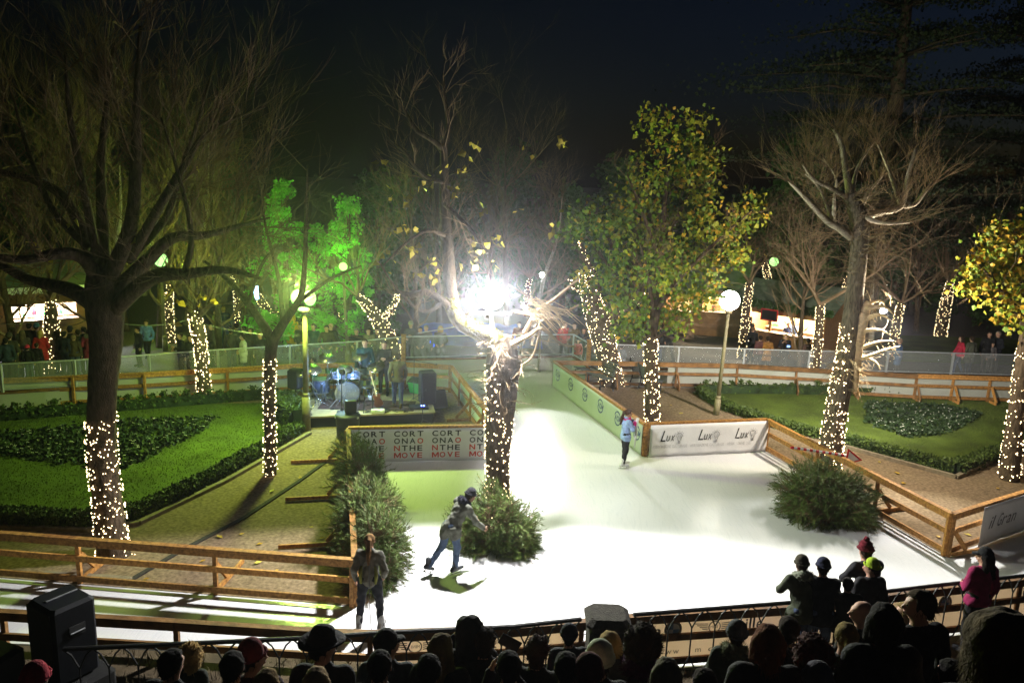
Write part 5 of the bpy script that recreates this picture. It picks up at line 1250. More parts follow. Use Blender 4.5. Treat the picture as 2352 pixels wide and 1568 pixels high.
# ---------------------------------------------------------------- market huts
def hut(label,a,b,depth,wall,op,seed,icol,iW,roof=1.0,roofm=M_roofg,items=True,garland=False,valance=False,over=.5):
    """a,b: front corners left->right as seen by the viewer; local x along the front, y up, z to the viewer"""
    root=thing('market_hut',label,'hut'); a=Vector((a.x,a.y,0)); b=Vector((b.x,b.y,0)); L=(b-a).length; root.matrix_world=wallmat(a,b,0)
    x0,x1,y0,y1=op; T=.06; rg=random.Random(seed)
    mb=MB()
    for (c,d) in (((x0/2,wall/2,0),(x0,wall,T)),(((x1+L)/2,wall/2,0),(L-x1,wall,T)),(((x0+x1)/2,y0/2,0),(x1-x0,y0,T)),(((x0+x1)/2,(y1+wall)/2,0),(x1-x0,wall-y1,T))):
        if min(d)>0: mb.box(c,d)
    mb.box((T/2,wall/2,-depth/2-T/2),(T,wall,depth-T*.0-.005)); mb.box((L-T/2,wall/2,-depth/2-T/2),(T,wall,depth-.005))
    n=int(wall/.16)
    for k in range(n): 
        y=k*.16+.08
        for (p,q) in ((.0,x0),(x1,L)) if y0<y<y1 else ((0,L),):
            if q-p>.05: mb.box(((p+q)/2,y,T/2+.006),(q-p-.01,.15,.012))
    mb.build('wall',M_hutw,root)
    mb=MB(); mb.box((L/2,wall/2,-depth),(L-.14,wall-.02,T)); mb.box((L/2,.9,-depth+.25),(L-.2,.04,.4)); mb.box((L/2,1.6,-depth+.2),(L-.2,.04,.3)); mb.build('back_wall',M_huti,root)
    mb=MB(); mb.box(((x0+x1)/2,y0+.02,.10),(x1-x0+.1,.05,.5)); mb.build('counter',M_hutw,root)
    rm=MB(); pts=[(-over,wall+.02,over),(L+over,wall+.02,over),(L+over,wall+roof,-depth/2),(-over,wall+roof,-depth/2),(-over,wall+.02,-depth-over),(L+over,wall+.02,-depth-over)]
    vs=pts+[(x,y-.07,z) for x,y,z in pts]; rm.add(vs,[(0,1,2,3),(3,2,5,4),(7,6,9,8),(8,9,10,11),(0,6,7,1),(4,5,11,10),(0,3,9,6),(3,4,10,9),(1,7,8,2),(2,8,11,5)]); rm.build('roof',roofm,root)
    gb=MB(); gb.add([(.03,wall,-.02),(.03,wall+roof*.93,-depth/2),(.03,wall,-depth)],[(0,1,2)]); gb.add([(L-.03,wall,-.02),(L-.03,wall+roof*.93,-depth/2),(L-.03,wall,-depth)],[(0,1,2)]); gb.build('gable',M_hutw,root)
    if valance:
        mb=MB(); k=18; w=(L+.6)/k
        for i in range(k):
            x=-.3+i*w; ps=[(x,wall+.12,.53)]+[(x+w/2-w/2*math.cos(t),wall-.06-.10*math.sin(t),.53) for t in np.linspace(0,math.pi,7)]+[(x+w,wall+.12,.53)]
            mb.add(ps+[(p[0],p[1],.515) for p in ps],[tuple(range(9)),tuple(range(17,8,-1))])
        mb.build('valance',M_white,root)
        mb=MB(); mb.add([(x0-.3,y1+.03,.03),(x1+.3,y1+.03,.03),(x1+.3,y1-.12,.75),(x0-.3,y1-.12,.75),(x0-.3,y1+.08,.03),(x1+.3,y1+.08,.03),(x1+.3,y1-.07,.75),(x0-.3,y1-.07,.75)],[(3,2,1,0),(4,5,6,7),(0,1,5,4),(1,2,6,5),(2,3,7,6),(3,0,4,7)]); mb.build('awning_flap',M_hutw,root)
    if garland:
        mb=MB()
        for i in range(2600):
            t=rg.random(); mb.leaf((-.4+(L+.8)*t+rg.gauss(0,.05),wall+.05+rg.gauss(0,.07),over+.04+rg.gauss(0,.05)),rg.uniform(.08,.16),rg)
        mb.build('garland',M_leafd,root)
    if items:
        for i in range(9):
            mb=MB(); x=x0+.15+(x1-x0-.3)*(i+.5)/9+rg.uniform(-.06,.06); h=rg.uniform(.12,.34); w=rg.uniform(.08,.2)
            if i%3: mb.lathe([(w*.5,0),(w*.55,h*.6),(w*.25,h*.8),(w*.22,h)],10,(0,0,0))
            else: mb.bev((0,0,h/2),(w*1.3,w,h),.012)
            o=mb.build('goods',[M_red,M_white,M_hutw,M_green,M_bannerb,M_inkbl][rg.randrange(6)],None); o.rotation_euler=(-math.pi/2,0,0)
            o.parent=root; o.location=(x,(1.62 if i%2 else .92),-depth+.22)
    mb=MB(); mb.tube([(x0+.3,wall-.12,-depth*.45),(x1-.3,wall-.12,-depth*.45)],.05,8); mb.build('lamp_tube',emat('tube_%d'%seed,icol,9,'NONE'),root)
    l=bpy.data.lights.new('hut_light','AREA'); l.shape='RECTANGLE'; l.size=max(.5,x1-x0-.4); l.size_y=.4; l.energy=iW; l.color=icol
    o=bpy.data.objects.new('hut_light',l); COL.objects.link(o); o.parent=root; o.location=((x0+x1)/2,wall-.25,-depth*.4); o.rotation_euler=(-math.pi/2,0,0)
    return root,L
a=G(-35,806); b=G(214,784); L=(b-a).length
hutL,L=hut('left market hut with scalloped white valance and bright white counter',a,b,2.6,2.45,(.9,L*.86,1.12,2.02),1,(.86,.88,1),1800,1.1,M_roofg,True,False,True)
a=G(1699,803); b=G(1885,838); L=(b-a).length
hutR,L=hut('right market hut with evergreen garland and broad warm lit counter',a,b,2.8,2.35,(.12,L-.12,1.10,1.95),2,(1,.83,.60),1400,1.0,M_roofg,True,True)
for x in(.36,.72):
    mb=MB(); mb.box((L*x,1.53,.04),(.10,.86,.10)); mb.build('post',M_hutw,hutR)
root=thing('menu_board','dark menu board with red frame over the right hut counter','sign'); root.matrix_world=hutR.matrix_world@Matrix.Translation((L*.40,1.98,.62))
mb=MB(); mb.box((0,.0,0),(.72,.44,.03)); mb.build('panel',M_black,root)
mb=MB()
for c,d in(((0,.24,.002),(.80,.05,.05)),((0,-.24,.002),(.80,.05,.05)),((-.38,0,.002),(.05,.43,.05)),((.38,0,.002),(.05,.43,.05))): mb.box(c,d)
mb.build('frame',M_red,root)
a=G(1588,768); b=G(1695,776); L2=(b-a).length
hut1,L2=hut('middle market hut with pale green roof and small warm window',a,b,3.0,2.5,(L2*.18,L2*.80,1.25,2.15),3,(1,.80,.5),500,1.25,M_roofg,True)
a=G(1500,752); b=G(1585,767)
hut0,_=hut('market hut partly hidden behind the leafy tree with bright shelf',a,b,2.4,2.3,(.6,2.2,1.15,2.0),4,(1,.80,.55),400,1.0,M_roofg,True)
# ---------------------------------------------------------------- park benches
def bench(label,loc,rz,s=1):
    root=thing('park_bench',label,'bench',loc,rz,'park benches behind the ACM boards'); root.scale=(s,s,s)
    for k in range(6):
        mb=MB(); mb.bev((0,-.02-k*.075,.44+.004*k*k*.5),(1.75,.055,.03),.008); mb.build('seat_slat',M_benchm,root)
    for k in range(6):
        mb=MB(); rot=Matrix.Rotation(.25,3,'X'); mb.bev((0,.03+.022*k,.53+.075*k),(1.75,.028,.055),.008,rot); mb.build('back_slat',M_benchm,root)
    for x in(-.75,0,.75):
        mb=MB(); mb.tube([(x,-.42,0),(x,-.40,.25),(x,-.42,.42),(x,-.2,.41),(x,.02,.42),(x,.09,.7),(x,.17,.98)],.022,6); mb.tube([(x,.12,0),(x,.05,.2),(x,.02,.42)],.022,6); mb.tube([(x,-.40,.2),(x,.05,.2)],.014,5); mb.build('leg',M_iron,root)
M_benchm=mat('bench_paint',(.11,.13,.14),.6,.25,10,.2,60)
g=G(1372,886,.02); bench('dark slatted park bench facing the ice left of the lit trunk',g,rad(-62)+math.pi*0,1.15)
g=G(1472,892,.02); bench('park bench seen from its back right of the lit trunk',g,rad(105),1.05)
g=PL(752,760,33); g.z=0; bench('dark park bench far behind the green lamp',g,.3,1)
# ---------------------------------------------------------------- stage
ZS=.38
S0=[G(700,957,ZS),G(1000,946,ZS),G(985,903,ZS),G(712,912,ZS)]
root=thing('stage','low stage platform with black skirt in front of the band','stage',(S0[0].x,S0[0].y,0))
mb=MB(); mb.prism([(p.x,p.y) for p in S0],ZS-.05,ZS); wb(mb,'deck',mat('stage_ply',(.30,.24,.13),.8,.3,4,.2,20),root)
ctr=sum((Vector((p.x,p.y,0)) for p in S0),Vector())/4
mb=MB(); q=[Vector((p.x,p.y,0))+(ctr-Vector((p.x,p.y,0))).normalized()*.06 for p in S0]; mb.prism([(p.x,p.y) for p in q],.02,ZS-.052); wb(mb,'skirt',M_blk2,root)
# drum kit
d0=G(775,925,ZS); kit=thing('drum_kit','shiny drum kit lit by blue white light on the stage','drum kit',d0,rad(10)); kit.scale=(1.28,1.28,1.12)
M_drum=mat('drum_shell',(.10,.13,.22),.25,.3,5,metal=.4); M_skinw=mat('drum_head',(.78,.78,.80),.5,.05,4); M_cym=mat('cymbal',(.30,.26,.16),.25,.2,5,metal=.9)
def drum(name,c,r,h,rot):
    mb=MB(); mb.lathe([(r,-h/2),(r,h/2)],22,c,0,rot); o=mb.build(name,M_drum,kit,True)
    m2=MB(); m2.lathe([(r*.97,h/2+.006),(.001,h/2+.008)],22,c,0,rot); m2.lathe([(.001,-h/2-.008),(r*.97,-h/2-.006)],22,c,0,rot); m2.build('drum_head',M_skinw,o)
    m2=MB()
    for z in(-h/2,h/2): m2.lathe([(r,z-.016),(r*1.05,z-.016),(r*1.05,z+.016),(r,z+.016)],22,c,0,rot)
    for k in range(8):
        a=k*math.pi/4; m2.tube([Vector(c)+rot@Vector((r*1.05*math.cos(a),r*1.05*math.sin(a),z)) for z in(-h/2,h/2)],.009,4)
    m2.build('hoop',M_chrome,o)
RX=lambda a:Matrix.Rotation(a,3,'X')
drum('bass_drum',(.25,.15,.31),.30,.42,RX(math.pi/2)); drum('tom',(.02,.02,.78),.16,.20,RX(-.45)); drum('tom',(.42,.02,.80),.17,.22,RX(-.45)); drum('floor_tom',(-.42,.35,.42),.21,.38,RX(0)); drum('snare',(.75,.5,.62),.18,.14,RX(-.15)); drum('side_tom',(-.1,.35,.62),.17,.2,RX(-.5))
for c,r,t in(((-.60,.0,1.02),.24,.3),((.95,.05,1.05),.23,-.25),((-.25,.4,1.22),.23,.2),((.55,.45,1.25),.2,-.3),((-.9,.2,.85),.2,.1),((.20,-.1,1.05),.18,.1)):
    mb=MB(); rot=Matrix.Rotation(t,3,'Y')@RX(.38); mb.lathe([(r,-.012),(r,-.008),(r*.25,.006),(r*.18,.03),(.01,.035)],22,c,0,rot); o=mb.build('cymbal',M_cym,kit,True)
    m2=MB(); c=Vector(c); m2.tube([c,(c.x,c.y+.02,.25)],.012,5)
    for k in range(3):
        a=k*2.1+c.x; m2.tube([(c.x,c.y+.02,.35),(c.x+.28*math.cos(a),c.y+.02+.28*math.sin(a),.01)],.010,5)
    m2.build('stand',M_chrome,o)
rg=random.Random(4)
for k in range(12):
    mb=MB(); x=rg.uniform(-.9,1.0); y=rg.uniform(-.35,.5); z=rg.uniform(.5,1.15); mb.tube([(x,y,.01),(x+rg.uniform(-.05,.05),y,z*.6),(x+rg.uniform(-.25,.25),y-.1,z)],.012,5)
    for q in range(3): mb.tube([(x,y,.2),(x+.24*math.cos(q*2.1+k),y+.24*math.sin(q*2.1+k),.01)],.010,4)
    mb.build('hardware_stand',M_chrome,kit)
mb=MB(); mb.lathe([(.001,-.236),(.20,-.236)],20,(.25,.15,.31),0,RX(math.pi/2)); mb.build('bass_patch',M_ink,kit)
mb=MB(); mb.lathe([(.16,.46),(.17,.50),(.15,.53)],14,(.2,.85,0)); mb.tube([(.2,.85,0.02),(.2,.85,.46)],.02,6); mb.build('stool',M_black,kit)
light('stage_par_light',d0+Vector((.25,-.75,1.25)),(.42,.66,1),260,.08)
pr=thing('par_lamp','small blue white stage lamp beside the drum kit','spot lamp',d0+Vector((.35,-.95,0)))
mb=MB(); mb.tube([(0,0,.015),(0,0,1.2)],.014,6); mb.lathe([(.16,.0),(.16,.015)],12); mb.build('stand',M_iron,pr)
mb=MB(); mb.lathe([(.07,-.10),(.10,.08)],14,(0,0,1.28),0,RX(-1.9)); mb.build('housing',M_black,pr)
mb=MB(); mb.lathe([(.095,.085),(.001,.09)],14,(0,0,1.28),0,RX(-1.9)); mb.build('lens',emat('par_lens',(.5,.75,1),14,'NONE'),pr)
mb=MB(); p0=G(845,930,ZS); mb.box((0,0,.006),(3.0,1.1,.012)); o=mb.build('rug',mat('dark_rug',(.05,.025,.022),1,.5,7)); o.location=p0; o.rotation_euler=(0,0,.05); tag(o,'dark patterned rug spread over the stage deck','rug')
rg=random.Random(9)
for k,lb in enumerate(('black cable coiled beside the drum kit','black cable looping before the bar stool','black cable trailing to the pedal board','black cable lying along the stage front')):
    q=G((790,850,930,900)[k],(940,946,935,944)[k],ZS); pts=[]
    for i in range(26): pts.append(q+Vector((-.5+i*.045+.14*math.sin(i*.9+k),.12*math.cos(i*.75+k*2),.02)))
    mb=MB(); mb.tube(pts,.011,5); r_=thing('stage_cable',lb,'cable',q); wb(mb,'wire',M_black,r_)
# amps, speakers
def cab(label,loc,rz,w,d,h,tilt=0,front=M_blk2,name='speaker',body=M_black,cat='speaker',handle=True,grp=None):
    root=thing(name,label,cat,loc,rz,grp); rot=Matrix.Rotation(tilt,3,'X')
    mb=MB(); mb.bev(rot@Vector((0,0,0))+Vector((0,0,h/2+abs(math.sin(tilt))*d*.5)),(w,d,h),min(w,d)*.07,rot); mb.build('cabinet',body,root)
    mb=MB(); mb.box(rot@Vector((0,-d/2-.006,0))+Vector((0,0,h/2+abs(math.sin(tilt))*d*.5)),(w*.84,.012,h*.86),rot); mb.build('grille',front,root)
    if handle:
        mb=MB(); mb.bev(rot@Vector((w/2+.004,0,h*.1))+Vector((0,0,h/2+abs(math.sin(tilt))*d*.5)),(.012,d*.3,.10),.004,rot); mb.build('handle',M_blk2,root)
    return root
cab('guitar amplifier with bright green front cloth behind the drums',G(768,868,ZS),rad(12),.62,.3,.55,.12,M_green,'amplifier',M_black,'amplifier')
cab('green fronted wedge monitor behind the microphone stand',G(960,905,ZS),rad(-25),.62,.36,.48,.35,M_green,'amplifier',M_black,'amplifier')
cab('tall black loudspeaker at the right end of the stage',G(981,924,ZS),rad(20),.50,.48,1.05,0)
cab('angled black wedge monitor at the stage right corner',G(1003,945,.02),rad(35),.55,.45,.62,-.4)
spx=thing('speaker','black loudspeaker on a tripod left of the green lamp post','speaker',G(680,945,.02),rad(-15))
mb=MB(); mb.bev((0,0,1.10),(.42,.38,.66),.06); mb.build('cabinet',M_black,spx); mb=MB(); mb.bev((0,-.2,1.10),(.34,.02,.56),.006); mb.build('grille',M_blk2,spx)
mb=MB(); mb.tube([(0,0,.25),(0,0,.78)],.018,6)
for k in range(3): mb.tube([(0,0,.45),(.4*math.cos(k*2.1),.4*math.sin(k*2.1),.02)],.013,5)
mb.build('tripod',M_iron,spx)
# bar stool, guitar, mic stands, pedals
st=thing('bar_stool','tall black bar stool on the stage in front of the singer','stool',G(846,945,ZS),.2)
mb=MB(); mb.lathe([(.17,.76),(.18,.79),(.16,.82)],16); mb.build('seat',M_black,st)
for k in range(4):
    a=k*math.pi/2+.78; mb=MB(); mb.tube([(.12*math.cos(a),.12*math.sin(a),.77),(.21*math.cos(a),.21*math.sin(a),.0)],.014,5); mb.build('leg',M_iron,st)
mb=MB(); mb.tube([(.18*math.cos(t),.18*math.sin(t),.28) for t in np.linspace(0,6.283,17)],.009,5); mb.build('foot_ring',M_iron,st)
gt=thing('guitar','electric guitar leaning on its stand beside the bar stool','guitar',G(872,938,ZS),.1)
rot=Matrix.Rotation(-.28,3,'Y')@RX(-.2); P=lambda x,y,z: rot@Vector((x,y,z))+Vector((0,0,.06))
mb=MB(); out=[(.0,.0),(.10,.02),(.15,.10),(.12,.20),(.09,.26),(.13,.36),(.08,.42),(.0,.40),(-.08,.42),(-.13,.36),(-.09,.26),(-.12,.20),(-.15,.10),(-.10,.02)]
vs=[P(x,-.025,z) for x,z in out]+[P(x,.025,z) for x,z in out]; n=len(out); mb.add(vs,[tuple(range(n)),tuple(range(2*n-1,n-1,-1))]+[(i,n+i,n+(i+1)%n,(i+1)%n) for i in range(n)]); mb.build('body',mat('guitar_lacquer',(.16,.05,.02),.3,.2,4),gt)
mb=MB(); mb.tube([P(0,-.03,.35),P(0,-.03,1.0)],.022,6); mb.build('neck',M_huti,gt); mb=MB(); mb.bev(P(0,-.03,1.08),(.08,.025,.18),.008,rot); mb.build('headstock',M_hutw,gt)
def mic(label,p,h,boom,rz):
    root=thing('microphone_stand',label,'mic stand',p,rz); mb=MB(); mb.tube([(0,0,.1),(0,0,h)],.012,6); mb.build('pole',M_iron,root)
    for k in range(3):
        mb=MB(); a=k*2.094; mb.tube([(0,0,.18),(.32*math.cos(a),.32*math.sin(a),.01)],.010,5); mb.build('leg',M_iron,root)
    mb=MB(); mb.tube([(-.25,0,h-.10),(boom,0,h+.12*(1 if boom<0.5 else -1.6))],.009,5); mb.ball((boom,0,h+.12*(1 if boom<.5 else -1.6)),.03,8,6); mb.build('boom',M_iron,root)
mic('black boom microphone stand in front of the tall stage speaker',G(950,925,ZS),1.55,.75,-.2); mic('black microphone stand between the stool and drum kit',G(826,935,ZS),1.15,.35,2.6); mic('folded tripod stand standing before the stage corner',G(970,975,.02),1.0,.1,.4)
pb=thing('pedal_board','pedal board glowing blue at the stage edge','pedal board',G(962,938,ZS),.2)
mb=MB(); mb.bev((0,0,.05),(.6,.35,.09),.01); mb.build('tray',M_black,pb)
mb=MB(); mb.box((.12,-.02,.10),(.12,.10,.012)); mb.build('display',emat('blue_led',(.08,.12,1),18),pb)
light('pedal_glow',pb.location+Vector((.1,-.15,.35)),(.1,.15,1),5,.05)
for px,py,lb in((868,948,'white effects box lying at the stage front'),(840,917,'pale cable case beside the bar stool')):
    c=thing('effects_case',lb,'case',G(px,py,ZS),.1); mb=MB(); mb.bev((0,0,.06),(.42,.2,.12),.02); mb.build('shell',M_white,c); mb=MB(); mb.tube([(-.08,-.11,.09),(-.06,-.14,.1),(.06,-.14,.1),(.08,-.11,.09)],.008,5); mb.build('handle',M_black,c)
bin_=thing('drum_case','big round black barrel bin in front of the stage','barrel',G(799,1006,.02))
mb=MB(); mb.lathe([(.30,0),(.32,.05),(.33,.35),(.31,.37),(.34,.42),(.35,.62),(.37,.66),(.37,.72),(.33,.75),(.001,.77)],26); mb.build('barrel',M_black,bin_,True)
mb=MB(); [mb.box((.375*math.cos(a),.375*math.sin(a),.69),(.03,.06,.05),Matrix.Rotation(a,3,'Z')) for a in(-2.6,-.5,.9)]; mb.build('clasp',M_steel,bin_)
cab('small black monitor box on top of the round barrel',Vector(bin_.location)+Vector((.08,.02,.775)),.3,.34,.28,.36,-.15)
# big loudspeaker at lower left
spk=G(122,1490,1.6); base=Vector((spk.x-.22,spk.y+.62,.02))
big=thing('speaker','big black loudspeaker rising behind the railing at lower left','speaker',base,rad(-32))
top=PL(150,1374,base.y).z; hh=1.12; w_,d_=.62,.60; z0=top-hh
mb=MB(); mb.bev((0,0,z0+hh/2),(w_,d_,hh),.045); mb.build('cabinet',mat('speaker_paint',(.004,.005,.009),.6,.3,30,.25,150,spec=.2),big)
mb=MB(); mb.bev((0,-d_/2-.01,z0+hh/2),(w_*.9,.02,hh*.92),.006); mb.build('grille',M_blk2,big)
mb=MB(); mb.bev((w_/2+.003,.02,z0+hh*.66),(.012,.22,.15),.004); mb.bev((w_/2+.012,.02,z0+hh*.64),(.02,.2,.018),.004,m=1); mb.build('handle',[M_blk2,M_steel],big)
mb=MB(); mb.bev((-.04,.02,z0+hh+.004),(.05,.42,.012),.003); mb.bev((-.01,.02,z0+hh+.012),(.012,.42,.02),.003,m=1); mb.build('top_handle',[M_blk2,M_steel],big)
mb=MB(); mb.bev((0,0,z0/2),(.9,.9,z0-.005),.05); mb.build('plinth',M_blk2,big)
q=G(20,1460,1.55); cab('second black loudspeaker stack cut by the lower left corner',Vector((q.x-.25,q.y-.35,.02)),rad(-20),.9,.8,1.5,0)
# ---------------------------------------------------------------- striped pole with triangle sign
a=PL(1816,1027,Y11-1.0); b=PL(1945,1046,Y11-1.05)
sg=thing('striped_sign','red and white striped pole with triangular red bordered sign','sign',a)
mb=MB(); n=18
for k in range(n): mb.tube([lerp(a,b,k/n),lerp(a,b,(k+1)/n)],.036,8,k%2)
wb(mb,'pole',[M_red,M_white],sg)
c=PL(1955,1050,Y11-1.08); dx=(b-a).normalized(); up=Vector((0,0,1)); up=(up-dx*up.dot(dx)).normalized(); nn=dx.cross(up)
def tri(s,o,nm,m):
    mb=MB(); ps=[c+dx*(-.12*s)+up*.20*s,c+dx*(-.12*s)-up*.20*s,c+dx*(.25*s)-up*.02]; f=[p+nn*o for p in ps]; g=[p+nn*(o-.015) for p in ps]; mb.add(f+g,[(0,1,2),(5,4,3),(0,3,4,1),(1,4,5,2),(2,5,3,0)]); wb(mb,nm,m,sg)
tri(1.15,.03,'sign_border',M_red); tri(.78,.036,'sign_face',M_white); 
# cables strung between trees
def cable(label,pts,r=.008):
    mb=MB(); P=[Vector(p) for p in pts]; out=[]
    for a,b in zip(P,P[1:]):
        for k in range(9): t=k/8; q=lerp(a,b,t); q.z-=(b-a).length*.03*4*t*(1-t); out.append(q)
    mb.tube(out,r,4); root=thing('cable',label,'cable',out[0]); wb(mb,'wire',M_iron,root)
cable('thin cable sagging from the largest tree toward the green lamp',[PL(235,735,15),PL(430,735,19),PL(700,770,bL.y+.1)])
cable('second thin cable across the hut front at the left',[PL(-20,740,20),PL(110,728,24),PL(240,700,15)])
cable('taut cable running high right of the leafy tree',[PL(1655,545,30),PL(1780,565,38)])
# blue tarpaulin and blue buckets beyond the channel
p=PL(1080,770,36.5); p.z=0; mb=MB(); rg=random.Random(3); n=16
vs=[];fs=[]
for i in range(n+1):
    for j in range(7):
        x=-3.4+6.8*i/n; y=-1+2*j/6; e=min(1,3*(1-abs(2*i/n-1)))*min(1,2.4*(1-abs(2*j/6-1)))
        vs.append((x,y,(.02+.8*e)+rg.uniform(-.08,.08)*e))
for i in range(n):
    for j in range(6): k=i*7+j; fs.append((k,k+7,k+8,k+1))
mb.add(vs,fs); o=mb.build('blue_tarpaulin',M_blue,None,True); o.location=p; tag(o,'blue tarpaulin draped over a low stack beyond the far barrier','tarpaulin')
light('blue_tarp_light',p+Vector((0,-.5,2.4)),(.10,.2,1),22,.1)  # blue light above the tarpaulin, with no lamp modelled
for px,py,lb in((1178,776,'blue lit bucket standing right of the flood lamp'),(994,788,'blue balloon between the couple at the barrier')):
    q=PL(px,py,33.3); r_=thing('blue_lantern',lb,'lantern',q); mb=MB(); mb.lathe([(.06,-.16),(.17,-.05),(.22,.08),(.17,.12),(.02,.15)],12); mb.build('shade',emat('blue_lantern',(.05,.16,1),1.6,'NONE'),r_,True); mb=MB(); mb.tube([(0,0,.15),(0,0,.28)],.01,4); mb.build('handle',M_iron,r_)
# ---------------------------------------------------------------- people
BLK=(.012,.012,.014); NAVY=(.012,.016,.035); DKG=(.025,.030,.020); BRN=(.05,.03,.018); HB=(.028,.016,.009); HD=(.012,.009,.007); JEAN=(.04,.06,.12); GRY=(.10,.10,.10)
RED=(.35,.02,.025); BLOND=(.42,.28,.10); TEAL=(.010,.038,.045)
# skaters -------------------------------------------------------------------
def skate(t,J,col,s):
    for ss in 'LR':
        a,to=J['an'+ss],J['to'+ss]; d=(to-a); d/=np.linalg.norm(d); h=np.array((d[0],d[1],0)); h/=np.linalg.norm(h); u=np.cross(np.cross(d,(0,0,1)),d); u/=np.linalg.norm(u)
        up=u if u[2]>0 else -u
        V,Q=sdfmesh([('c',a-d*.06-up*.035,a-d*.02+up*.01,.045,.05),('c',a-d*.05-up*.035,to,.045,.036),('c',a,a+V3(0,0,.14),.052,.056)],.012,.02)
        b=vq('boot',[(V,Q,0)],[M_black]); o=link('skate',b,t); setm(o,cloth(col,.4))
        mb=MB(); p=a-up*.085; q=to-up*.055
        mb.beam(p-d*.10-up*.045,q+d*.05-up*.045,.008,.022); mb.beam(p-d*.03,p-d*.03-up*.04,.03,.012,up=tuple(d)); mb.beam(q-d*.02,q-d*.02-up*.035,.03,.012,up=tuple(d))
        m2=mb.build('blade',M_chrome,o)
def skater(key,J,loc,rz,H,label,hair,hc,jack,trou,boot,extra=None):
    pm=person_meshes(key,J,.014); s=H/1.76; t=thing('person',label,'person',loc,rz); t.scale=(s,s,s)
    link('body',pm['body'],t); o=link('jacket',pm['jacket'],t); setm(o,cloth(jack)); o=link('trousers',pm['trousers'],t); setm(o,cloth(trou))
    for kind,c in [(hair,hc)]+(extra or []):
        o=link(HAIRNAME.get(kind,'hair'),hairmesh(kind,J['look']),t,tuple(J['head'])); setm(o,cloth(c,1))
    skate(t,J,boot,s); return t
# ponytailed skater, seen from behind
J=stand(hipL=(-.10,0,.98),hipR=(.10,0,.98),pelvis=(0,0,1.0),waist=(0,.01,1.14),chest=(0,.0,1.36),neck=(0,.02,1.53),head=(-.01,.05,1.67),shL=(-.165,0,1.46),shR=(.165,0,1.46),
  knL=(-.155,.03,.56),knR=(.165,.03,.56),anL=(-.185,-.02,.15),anR=(.20,-.02,.15),toL=(-.22,.14,.13),toR=(.24,.14,.13),elL=(-.255,-.05,1.18),wrL=(-.26,.06,.95),elR=(.265,-.05,1.18),wrR=(.23,.12,.99),look=(-.1,1,-.35),coat=.90)
g=G(849,1449,.012); t=skater('sk1',J,g,0,1.74,'ponytailed skater seen from behind standing by the front rink fence','ponytail',(.16,.085,.03),(.12,.115,.095),(.012,.013,.020),(.30,.30,.30))
for sx in(-1,1):
    mb=MB(); mb.tube([(sx*.115,-.125,1.30),(sx*.135,-.130,1.15),(sx*.125,-.130,.98)],[.020,.034,.020],8); mb.build('side_panel',cloth((.12,.125,.02)),t,True)
mb=MB(); mb.tube([(.02,-.17,1.40),(.03,-.20,1.0),(.03,-.16,.55),(.05,-.1,.05)],.006,5); mb.build('dangling_strap',M_black,t)
# man bending over the pine heap
J=stand(pelvis=(-.02,-.02,.97),waist=(.0,.08,1.11),chest=(.0,.19,1.29),neck=(.0,.30,1.43),head=(.02,.40,1.53),shL=(-.17,.22,1.40),shR=(.17,.24,1.37),hipL=(-.09,-.03,.95),hipR=(.09,-.0,.95),
  knL=(-.13,-.14,.56),anL=(-.17,-.42,.20),toL=(-.19,-.30,.10),knR=(.10,.06,.56),anR=(.10,.02,.15),toR=(.10,.19,.13),elL=(-.24,.36,1.13),wrL=(-.14,.56,.98),elR=(.27,.36,1.10),wrR=(.27,.56,.92),look=(.1,1,-.5),coat=.80,fat=.012,hem=.35)
g=G(1036,1316,.012); t=skater('sk2',J,g,rad(-52),1.78,'man in grey green coat skating bent over toward the central pine heap','beanie',(.018,.018,.024),(.105,.11,.09),(.06,.09,.16),(.02,.022,.03),extra=[('short',HB),('furhood',(.02,.02,.035))])
# girl in blue fleece
J=stand(hipL=(-.085,0,.98),hipR=(.085,0,.98),pelvis=(0,0,1.0),waist=(0,0,1.13),chest=(0,-.02,1.35),neck=(0,.0,1.51),head=(0,.04,1.65),shL=(-.155,0,1.44),shR=(.155,0,1.44),
  knL=(-.085,.04,.56),knR=(.09,.0,.56),anL=(-.085,.03,.15),anR=(.10,-.09,.15),toL=(-.10,.20,.12),toR=(.12,.08,.12),elL=(-.20,.10,1.24),wrL=(-.06,.24,1.42),elR=(.20,.10,1.22),wrR=(.05,.25,1.40),look=(.05,1,-.25),coat=.86)
g=G(1432,1074,.012); t=skater('sk3',J,g,rad(-72),1.66,'girl in light blue fleece and white skates with hands at her face','ponytail',(.06,.03,.018),(.26,.36,.62),(.008,.008,.010),(.72,.72,.70))
mb=MB(); mb.tube([(.09*math.cos(a),.01+.085*math.sin(a),1.50+.02*math.sin(a)) for a in np.linspace(0,6.283,15)],.032,8)
for s,(e,w) in (('L',(J['elL'],J['wrL'])),('R',(J['elR'],J['wrR']))): mb.tube([tuple(e+(w-e)*.45),tuple(e+(w-e)*.95)],[.062,.056],9)
mb.build('collar_and_cuffs',cloth((.50,.02,.16)),t,True)
mb=MB(); mb.tube([(.02,.34,1.50),(.06,.30,1.44),(.10,.27,1.30),(.12,.26,1.0),(.12,.24,.62)],[.05,.045,.04,.035,.012],8); mb.build('white_scarf',cloth((.70,.70,.68)),t,True)
